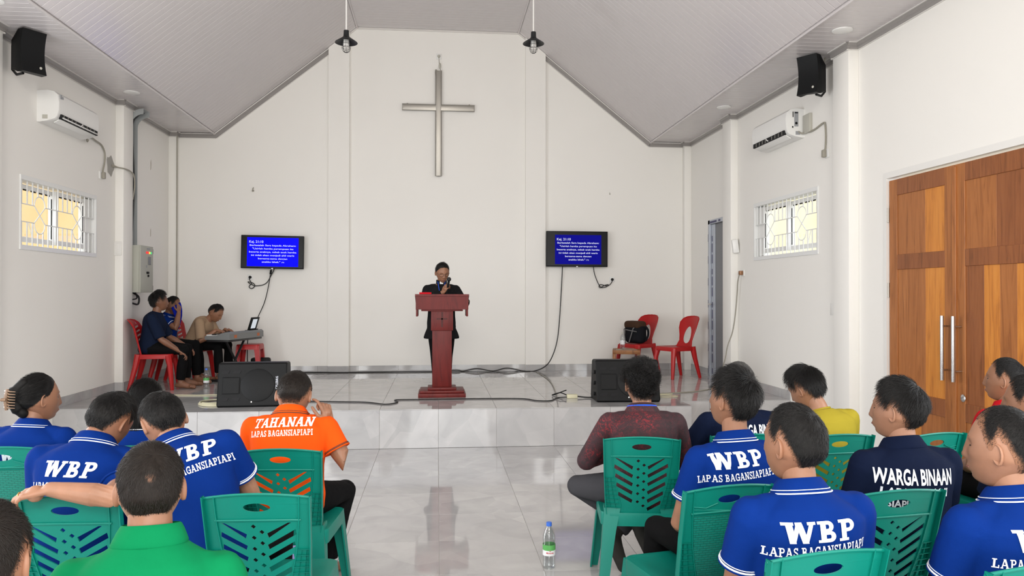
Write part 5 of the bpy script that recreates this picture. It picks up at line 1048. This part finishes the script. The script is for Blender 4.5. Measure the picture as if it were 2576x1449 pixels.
    if collar:
        q = MB(); rings = []; out_lo = []
        for ph in np.linspace(math.radians(14), math.radians(346), 44):
            b = .5-.5*math.cos(ph); hgt = .022+.017*b; r0 = .057+.003*b; lowz = -.008-.010*(1-b)
            def surf(z, dflt):
                c_ = cc+ax*z*k; dr = rx*math.sin(ph)+fx*math.cos(ph); h = tree.ray_cast(Vector(c_+dr*.22), Vector(-dr))[0]
                return max(dflt, min(.125, float(np.dot(np.array(h)-c_, dr))/k-.006*abs(math.sin(ph))+.0065)) if h is not None else dflt
            zs = [hgt-.002, hgt*.66+lowz*.34, hgt*.33+lowz*.67, lowz]; rs = [r0+.007]
            r3 = min(r0+.036, max(r0+.022, surf(lowz, r0+.022))); rs += [r0+.009+(r3-r0-.009)*.30, max(r0+.009+(r3-r0-.009)*.66, surf(zs[2], 0)-.002), r3]
            rings.append([ringpt(ph, r0, hgt-.008), ringpt(ph, r0+.003, hgt+.001)]+[ringpt(ph, r_, z_) for r_, z_ in zip(rs, zs)]+[ringpt(ph, rs[3]-.001, lowz-.003), ringpt(ph, r0-.002, lowz)])
            out_lo.append((ph, rs, zs))
        q.loft(rings); col_ = q.obj('collar', shirt, so, True, 50)
        if stripe:
            for tt, rr in ((.06, .0025), (.74, .0014)):
                MB().tube([ringpt(ph, rs[3]+(rs[2]-rs[3])*tt+.001, zs[3]+(zs[2]-zs[3])*tt+.001) for ph, rs, zs in out_lo], rr*k, 6).obj('collar_stripe', stripe, so)
    elif kind in ('tee', 'batik'):
        MB().tube([ringpt(ph, .061, -.004+.008*(.5-.5*math.cos(ph))) for ph in np.linspace(0, 2*PI, 33)], .006*k if kind == 'tee' else .010*k, 8).obj('neckband', shirt, so)
    if cuff and sleeve == 'short':
        for sg in (-1, 1):
            a, b = sh[sg], el[sg]; dd = unit(b-a); u = unit(np.cross(dd, (.3, .2, 1))); w_ = np.cross(dd, u)
            for tt, rr, mt_ in ((.612, .0032, shirt), )+(((.590, .0026, stripe), (.560, .0013, stripe)) if stripe else ()):
                c_ = a+(b-a)*tt; MB().tube([c_+(u*math.cos(x)+w_*math.sin(x))*.0675*s for x in np.linspace(0, 2*PI, 25)], rr*s*1.2, 6).obj('sleeve_trim', mt_, so)
    # lettering pressed onto the shirt
    if text:
        for ln in text:
            p, f = sp(1-ln['dz']/L); X_, Y_, Z_ = f[:, 0], f[:, 1], f[:, 2]; ro = math.radians(ln.get('rot', 0)); ux = X_*math.cos(ro)+Z_*math.sin(ro); uz = -X_*math.sin(ro)+Z_*math.cos(ro); org = p+X_*ln.get('dx', 0)
            bm = bmesh.new()
            for poly in letter_polys(ln):
                try: bm.faces.new([bm.verts.new((a, b, 0)) for a, b in poly])
                except ValueError: pass
            bmesh.ops.triangulate(bm, faces=bm.faces[:])
            for _ in range(4):
                es = [e for e in bm.edges if e.calc_length() > .014]
                if not es: break
                bmesh.ops.subdivide_edges(bm, edges=es, cuts=1); bmesh.ops.triangulate(bm, faces=[f_ for f_ in bm.faces if len(f_.verts) > 3])
            dead = []
            for v in bm.verts:
                o_ = org+ux*v.co.x+uz*(v.co.y+ln.get('arc', 0)*(v.co.x/.15)**2)-Y_*.6; h, nr, _, _ = tree.ray_cast(Vector(o_), Vector(Y_))
                if h is None: dead.append(v)
                else: v.co = h-Vector(Y_)*.0022+(nr*.0008 if nr.dot(Vector(Y_)) < 0 else -nr*.0008)
            bmesh.ops.delete(bm, geom=dead, context='VERTS'); me = bpy.data.meshes.new('lettering'); bm.to_mesh(me); bm.free(); me.materials.append(M[textmat]); link('lettering', me, so)
    if hair: hair_for(root, headR, hcL, hs, hair, haircol, seed, dist, fade, nape, None, bald, side_line)
    if eyes:
        for sx in (-1, 1):
            tl = lambda p: (np.array(p)*hs) @ headR.T+hcL
            MB().tube([tl((sx*x_, y_, z_)) for x_, y_, z_ in ((.018, .0835, .021), (.030, .0815, .0255), (.044, .0715, .021))], [.0018, .0026, .0014], 6).obj('eyebrow', 'hair_black', root)
            MB().tube([tl((sx*x_, y_, z_)) for x_, y_, z_ in ((.020, .0785, .001), (.031, .0785, -.002), (.042, .0705, .001))], .0014, 6).obj('eyelashes', 'hair_black', root)
        MB().tube([tl((x_, y_, -.0665)) for x_, y_ in ((-.021, .0850), (-.010, .0918), (0, .0935), (.010, .0918), (.021, .0850))], [.0016, .0038, .0042, .0038, .0016], 6).obj('lips', 'lip', root)
    return dict(o=root, base=base, sp=sp, R=headR, hc=hcL, hs=hs, cc=cc, ring=ringpt, hand=hd, wr=wr, el=el, shirt=so, s=s, tl=lambda p: (np.array(p)*hs) @ headR.T+hcL)
plain('lip', (.22, .07, .055), .45)
def wbp(dx=0, dz=.165, rot=0, w=.205, h=.062, slant=.0, second=True, dz2=.045, w2=.29):
    out = [dict(text='WBP', h=h, w=w, dz=dz, dx=dx, rot=rot, slant=slant)]
    if second: out.append(dict(text='LAPAS BAGANSIAPIAPI', h=.029, w=w2, dz=dz+dz2, dx=dx, rot=rot+1.5, t=.2))
    return out
def warga(dx=0, dz=.165, rot=0, w=.28, h=.062):
    return [dict(text='WARGA BINAAN', font='sans', h=h, w=w, dz=dz, dx=dx, rot=rot), dict(text='LAPAS KELAS II', font='sans', h=.034, w=w*.83, dz=dz+.045, dx=dx, rot=rot), dict(text='BAGANSIAPIAPI \u00b7 P', font='sans', h=.030, w=w*.9, dz=dz+.085, dx=dx-.085, rot=rot)]
P = {}
# audience, left of the aisle
P['L1'] = person('woman in a blue polo with dark hair held up by a brown claw clip', (-2.065, -3.780, 1.049), heading=-4, lean=-5, hunch=14, hyaw=-38, hpitch=2, hair='sleek', nape=-.085, eyes=True, seed=21, text=wbp(.02, .175), s=.95, hs=1.05, fade=.015)
P['L2'] = person('man in a blue polo bowing his head, a stretched-out arm crossing his back', (-1.399, -4.550, 1.049), heading=-2, lean=20, side=3, hyaw=-14, hpitch=34, hroll=10, hair='short', seed=22, text=wbp(-.02, .155, -1, slant=.22), wide=1.06, nape=-.090, neck=0)
P['L3'] = person('woman in a blue polo with long straight black hair, between two men in blue', (-1.522, -3.800, 1.025), heading=-2, lean=-5, hunch=14, hyaw=4, hpitch=4, hair='sleek', nape=-.08, seed=23, text=wbp(-.02, .175), s=.93, hs=1.02, fade=.015)
P['L4'] = person('man in a blue polo leaning sideways, his arm stretched over the next chair back', (-1.153, -4.640, 1.057), heading=6, lean=16, side=-23, hyaw=28, hpitch=32, hroll=-10, hair='short', haircol='black', seed=24, text=wbp(.07, .115, -1), skin_='skin_light', wide=1.08, vox=.0055, nape=-.088, neck=0,
    armL=dict(e=(-1.17, -5.13, .868), w=(-1.375, -5.115, .895)), handL=dict(d=(-.95, -.05, -.16), n=(-.18, .15, -.97), curl=(26, 30, 34, 40), thumb=35), armR=dict(u=(.30, .45, -.84), f=(-.5, .85, -.1)), legR=dict(kd=(.42, .90, -.04)))
P['L5'] = person('man in an orange polo with TAHANAN on its back, one hand raised to his temple', (-0.772, -3.780, 1.050), heading=-3, lean=14, hyaw=2, hpitch=26, hroll=3, hair='crop', haircol='brown', seed=25, shirt='polo_orange', stripe='stripe_dark', textmat='print_cream', wide=1.06, hs=1.10, vox=.0055, fade=.055, nape=-.088, neck=-.3,
    text=[dict(text='TAHANAN', h=.050, w=.30, dz=.085, dx=-.012, rot=2, slant=.12), dict(text='LAPAS BAGANSIAPIAPI', h=.030, w=.315, dz=.128, dx=-.014, rot=2, t=.2)],
    armR=dict(e=(-.49, -3.92, .705), w=(-.575, -3.86, .915)), handR=dict(d=(-.30, .12, .93), n=(-.75, .55, .25), curl=(26, 72, 78, 80), thumb=20), legR=dict(kd=(.34, .93, -.10), sd=(-.22, -.22, -1)))
P['L6'] = person('man in a bright green polo with a pale scar in his cropped hair', (-0.738, -5.950, 1.096), heading=4, lean=4, neck=.6, wide=.96, sht=.77, hyaw=15, hpitch=4, hair='short', haircol='brown', seed=26, shirt='polo_green', stripe=None, hs=.97, bald=(.0, -.092, .035, .016), nape=-.110, cuff=False)
P['L7'] = person('person with short dark hair, only part of the head showing in the bottom corner', (-.915, -6.35, 1.052), heading=5, lean=8, hair='short', haircol='brown', seed=27, shirt='polo_blue', hs=1.02)
# audience, on the other side of the aisle
P['R1'] = person('man in a dark red batik shirt with curly hair and a blue lanyard', (1.110, -3.800, 1.091), heading=-6, lean=-5, hunch=14, hyaw=4, hpitch=3, hair='curly', seed=31, shirt='batik', kind='batik', stripe=None, sleeve='long', trousers='trousers_grey', feet='sock', nape=-.098,
    armL=dict(u=(-.42, .42, -.8), f=(.75, .62, .1)), armR=dict(u=(.30, .45, -.84), f=(-.75, .6, .1)), legL=dict(k=(.80, -3.56, .475), a=(1.115, -3.62, .275), toe=(1.19, -3.68, .115)), legR=dict(k=(1.27, -3.50, .47), a=(1.015, -3.60, .20), toe=(1.04, -3.67, .035)))
P['R2'] = person('grey-haired man in a navy polo, half hidden behind the spiky-haired man', (1.686, -3.760, 1.080), heading=-4, lean=-5, hunch=14, hair='crop', haircol='grey', seed=32, shirt='navy', stripe=None, wide=1.04, text=warga(.05, .132, 1, .27, .058), armL=dict(u=(-.50, .25, -.82), f=(.55, .75, .35)), handL=dict(curl=(20, 22, 25, 28)))
P['R3'] = person('man in a blue polo with spiky black hair, looking up beside the grey-haired man', (1.238, -4.810, 1.142), heading=10, lean=-5, hunch=14, hyaw=22, hpitch=-8, hair='spiky', eyes=True, seed=33, text=wbp(-.06, .108, 4, w=.22, w2=.31), wide=1.0, neck=1.8, nape=-.104, armL=dict(u=(-.24, .16, -.95), f=(.55, .80, -.22)), legL=dict(kd=(-.20, .96, -.05)))
P['R4'] = person('man in a blue polo with the fully readable WBP print, on the teak-door side', (1.141, -5.580, 1.105), heading=3, lean=-5, hunch=14, hyaw=24, hpitch=0, hair='short', seed=34, text=wbp(-.01, .140, 2, w=.235, w2=.325, dz2=.037), hs=1.08, nape=-.095)
P['R5'] = person('person in a plain yellow T-shirt with thick black hair, head bowed', (2.120, -3.680, 1.043), heading=6, lean=16, side=-6, hyaw=24, hpitch=26, hroll=-8, hair='thick', seed=35, shirt='tee_yellow', kind='tee', collar=False, cuff=False, stripe=None, skin_='skin_light', s=.93, nape=-.09, neck=1.25)
P['R6'] = person('man in a navy polo printed WARGA BINAAN, his face turned to the side', (1.898, -4.940, 1.107), heading=1, lean=-5, hunch=14, hyaw=37, hpitch=-2, hair='combed', eyes=True, seed=36, shirt='navy', stripe=None, text=warga(-.03, .145, -1, .31), skin_='skin_light', nape=-.086, fade=.045, cuff=False)
P['R7'] = person('man in a red polo with white collar stripe, in front of the teak doors', (3.197, -3.900, 1.103), heading=10, lean=-5, hunch=14, hyaw=28, hpitch=-3, hair='crop', eyes=True, seed=37, shirt='shirt_red', nape=-.085)
P['R8'] = person('person in a navy shirt, mostly hidden behind the cropped-haired man at the picture edge', (2.522, -4.900, 1.118), heading=8, lean=-5, hunch=14, hyaw=26, hair='short', seed=38, shirt='navy', stripe=None, cuff=False)
P['R10'] = person('man in a blue polo with cropped hair, cut off by the picture edge', (1.755, -5.730, 1.108), heading=6, lean=-5, hunch=14, hyaw=30, hpitch=0, hair='crop', haircol='black', eyes=True, seed=39, text=wbp(-.02, .135, 2), hs=1.10, fade=.055, nape=-.088, skin_='skin_light', wide=1.04)
# on the stage
P['S1'] = person('barefoot man in a navy T-shirt on the slotted red chair by the pillar', (-3.496, 2.10, 1.493), heading=-82, lean=12, hyaw=24, hpitch=0, hair='thick', seed=41, shirt='tee_navy', kind='tee', collar=False, cuff=False, stripe=None, sleeve='half', floor=HS, feet='bare', vox=.0065, skin_='skin_dark', seat=.42,
    armR=dict(u=(.10, .40, -.90), f=(-.12, .80, -.58)), armL=dict(u=(-.15, .45, -.88), f=(.1, .85, -.5)), legR=dict(kd=(.10, .97, -.06), sd=(-.02, -.10, -1)), legL=dict(kd=(-.12, .97, -.05), sd=(.05, -.02, -1)), eyes=True)
P['S2'] = person('man in a blue polo pressing a blue cloth to his face', (-3.513, 2.65, 1.43), heading=-84, lean=10, hpitch=14, hyaw=-4, hair='crop', seed=42, floor=HS, feet='bare', skin_='skin_dark', seat=.42, vox=.0065,
    armR=dict(e=(-3.40, 2.43, 1.135), w=(-3.385, 2.50, 1.335)), handR=dict(d=(-.05, .25, .95), n=(-.85, .4, .1), curl=(30, 32, 34, 36)), legR=dict(kd=(.05, .99, .02)), eyes=True)
P['S3'] = person('keyboard player in a tan T-shirt bending over the keys', (-3.066, 3.05, 1.325), heading=-98, lean=36, hunch=14, hpitch=36, hyaw=-4, hair='short', seed=43, shirt='tee_tan', kind='tee', collar=False, cuff=False, stripe=None, sleeve='half', floor=HS, feet='bare', skin_='skin_mid', seat=.42, vox=.0065, s=.97,
    armR=dict(w=(-3.01, 2.86, 1.085)), armL=dict(w=(-2.96, 3.13, 1.085)), handR=dict(d=(.95, -.1, -.12), n=(0, 0, -1)), handL=dict(d=(.95, -.15, -.12), n=(0, 0, -1)), eyes=True)
BLZ = [(-.30, .222, .165, .0), (-.18, .200, .152, .0)]+TORSO[1:-1]
P['W'] = person('woman in a black blazer with glasses and a white clerical collar, speaking at the lectern', (.048, 1.45, 1.848), heading=180, lean=5, hyaw=14, hpitch=22, hroll=3, hair='sleek', seed=44, shirt='blazer', kind='blazer', collar=False, cuff=False, stripe=None, sleeve='long', floor=HS, standing=.80, feet='bare', vox=.005, s=.98, hs=1.04, wide=.98, skin_='skin_mid', trousers='trousers_black', nape=-.06, fade=.012, eyes=True, fold=.0008,
    armR=dict(e=(-.175, 1.40, 1.47), w=(.055, 1.315, 1.605)), handR=dict(d=(.45, -.20, .70), n=(.55, .70, -.1), curl=(58, 60, 62, 64), thumb=45), armL=dict(e=(.315, 1.40, 1.455), w=(.335, 1.20, 1.50)), handL=dict(d=(-.05, -1, .05), n=(-.9, 0, -.4), curl=(40, 40, 42, 44)), prof=BLZ, legL=dict(kd=(.04, .02, -1), sd=(.03, -.02, -1)), legR=dict(kd=(-.06, .02, -1), sd=(-.03, 0, -1)))
# ---- things people wear or hold
def long_hair(p, length, width, n=2600, col='black', seed=3):
    """hair falling straight from the back of the head as one part with its strands"""
    ho = [c for c in p['o'].children if c.name.startswith('hair')][0]; q = MB(); rings = []; hs = p['hs']
    for k in range(9):
        t = k/8; z = .02-length*t; w = width*(1+.05*math.sin(3*t)); yb = -.098+.025*t; r = []
        for a in np.linspace(PI*.98, 2*PI*1.01, 15): r.append(p['tl']((math.cos(a)*w, math.sin(a)*(.080-.035*t)-.022-.015*t, z)))
        for a in np.linspace(2*PI*1.01, PI*.98, 15): r.append(p['tl']((math.cos(a)*w*.8, math.sin(a)*(.055-.03*t)-.022-.010*t, z)))
        rings.append(r)
    q.loft(rings); o = q.obj('hair_fall', 'hair_cap_'+col, ho, True, 180); at = o.data.attributes.new('fade', 'FLOAT', 'POINT'); at.data.foreach_set('value', [1.]*len(o.data.vertices))
    rg = np.random.default_rng(seed); a = rg.uniform(PI*.97, 2*PI*1.015, n); K = 6; pts = np.zeros((n, K, 3)); j = rg.normal(size=n)*.002; e = rg.uniform(.85, 1.04, n)
    for k in range(K):
        t = k/(K-1)*e; pts[:, k] = np.stack([np.cos(a+j*3)*(width+.003+j), np.sin(a)*(.083-.035*t)-.024-.015*t+j, .03-length*t], 1)
    pts = np.array([p['tl'](v) for v in pts.reshape(-1, 3)], np.float32); hc = bpy.data.hair_curves.new('fall_strands'); hc.add_curves([K]*n); hc.points.foreach_set('position', pts.ravel()); hc.points.foreach_set('radius', np.full(n*K, .0008, np.float32)); hc.materials.append(M['hair_'+col]); so = link('fall_strands', hc, ho); so['kind'] = 'stuff'
long_hair(P['L3'], .235, .082)
p = P['L1']; tl = p['tl']; ho = [c for c in p['o'].children if c.name.startswith('hair')][0]
q = MB(); q.tube(catmull([tl((.01, -.070, -.070)), tl((.0, -.092, -.045)), tl((-.005, -.104, .0)), tl((.0, -.100, .04)), tl((.012, -.075, .075))], 5), [.026]*4+[.032]*6+[.036]*6+[.026]*5, 12, round_ends=True); o = q.obj('twisted_bun', 'hair_cap_black', ho, True, 180); at = o.data.attributes.new('fade', 'FLOAT', 'POINT'); at.data.foreach_set('value', [1.]*len(o.data.vertices))
cl = MB()
for s_ in (-1, 1):
    for k in range(7): cl.tube([tl((s_*.007, -.139, .042-.013*k)), tl((s_*.026, -.139, .040-.013*k)), tl((s_*.037, -.118, .038-.013*k))], [.0045, .004, .0022], 6)
cl.tube([tl((0, -.139, .05)), tl((0, -.146, .0)), tl((0, -.139, -.05))], [.008, .010, .008], 8); cl.tube([tl((-.010, -.148, .0)), tl((0, -.162, .0)), tl((.010, -.148, .0))], .008, 8); cl.obj('claw_clip', 'tooth_clip', p['o'])
# ring, lanyards, glasses, clerical tab
p = P['L4']; w = p['hand'][-1]; MB().tube([w+np.array((-.012+.0*math.cos(a), .0105*math.cos(a), -.004+.0105*math.sin(a))) for a in np.linspace(0, 2*PI, 17)], .0028, 6).obj('finger_ring', 'gold', p['o'])
p = P['R1']; MB().tube([p['ring'](ph, .071, .010+.012*(.5-.5*math.cos(ph))) for ph in np.linspace(math.radians(60), math.radians(300), 24)], .006, 6).obj('lanyard', 'lanyard_blue', p['o'])
p = P['W']; tl = p['tl']; g = MB()
for sx in (-1, 1): g.tube([tl((sx*.032+.022*math.cos(a), .100-.25*abs(sx*.032+.022*math.cos(a)-0)**1.0*.35, .000+.019*math.sin(a))) for a in np.linspace(0, 2*PI, 21)], .0013, 5); g.tube([tl((sx*.054, .094, .004)), tl((sx*.070, .06, .006)), tl((sx*.076, .0, .004))], .0013, 5)
g.tube([tl((-.010, .099, .004)), tl((.010, .099, .004))], .0013, 5); g.obj('glasses', 'black_metal', p['o'])
rp = p['ring']; q = MB(); q.loft([[rp(ph, .061, z) for ph in np.linspace(-2.9, 2.9, 28)] for z in (-.03, .030)]+[[rp(ph, .057, z) for ph in np.linspace(-2.9, 2.9, 28)] for z in (.030, -.03)], caps=False); q.obj('clergy_collar', 'blazer', p['o'])
q = MB(); q.loft([[rp(ph, r, z) for ph in np.linspace(-.30, .30, 8)] for r, z in ((.0645, -.012), (.0645, .032), (.0605, .032), (.0605, -.012))], caps=False); q.obj('clerical_tab', 'paper_white', p['o'])
cc = p['cc']; q = MB(); [q.tube(catmull([cc+np.array((s_*.045, -.06, .01)), cc+np.array((s_*.035, -.105, -.05)), cc+np.array((s_*.012, -.125, -.20)), cc+np.array((0, -.125, -.26))], 6), .0035, 5) for s_ in (-1, 1)]; q.obj('lanyard', 'lanyard_blue', p['o'])
h = p['base']+p['hand'][1]; t = thing('microphone', 'black microphone held up by the woman at the lectern', 'microphone', tuple(h+np.array((.012, -.012, .0)))); t.rotation_euler = (math.radians(12), math.radians(8), 0)
MB().tube([(0, 0, -.12), (0, 0, .06)], [.012, .015], 12).obj('handle', 'black_plastic', t); MB().ellipsoid((0, 0, .085), (.026, .026, .028), 16, 10).obj('grille', 'black_metal', t)
# cloth pressed to the face
p = P['S2']; q = MB(); a0 = p['base']+p['cc']+np.array((.10, .0, -.17)); a1 = p['base']+p['hand'][1]; a2 = p['base']+p['tl']((.0, .105, .015)); rings = []
for t_ in np.linspace(0, 1, 12):
    c = a0*(1-t_)+(a1*.45+a2*.55+np.array((-.045, -.02, .015)))*t_+np.array((.02*math.sin(t_*PI), 0, 0)); w_ = .10-.045*t_
    rings.append([c+np.array(((.020+.022*t_)*math.cos(a)*(1-.3*math.sin(3*a+t_*5))+.02*math.sin(a)*t_, w_*math.sin(a)*(1+.1*math.cos(3*a+t_*6)), .020*math.cos(a)+.03*math.sin(a)*t_)) for a in np.linspace(0, 2*PI, 23)[:-1]])
q.loft(rings); tag(q.obj('face_cloth', 'cloth_royal', None, True, 60), 'royal blue cloth held against the face of the seated man', 'cloth')
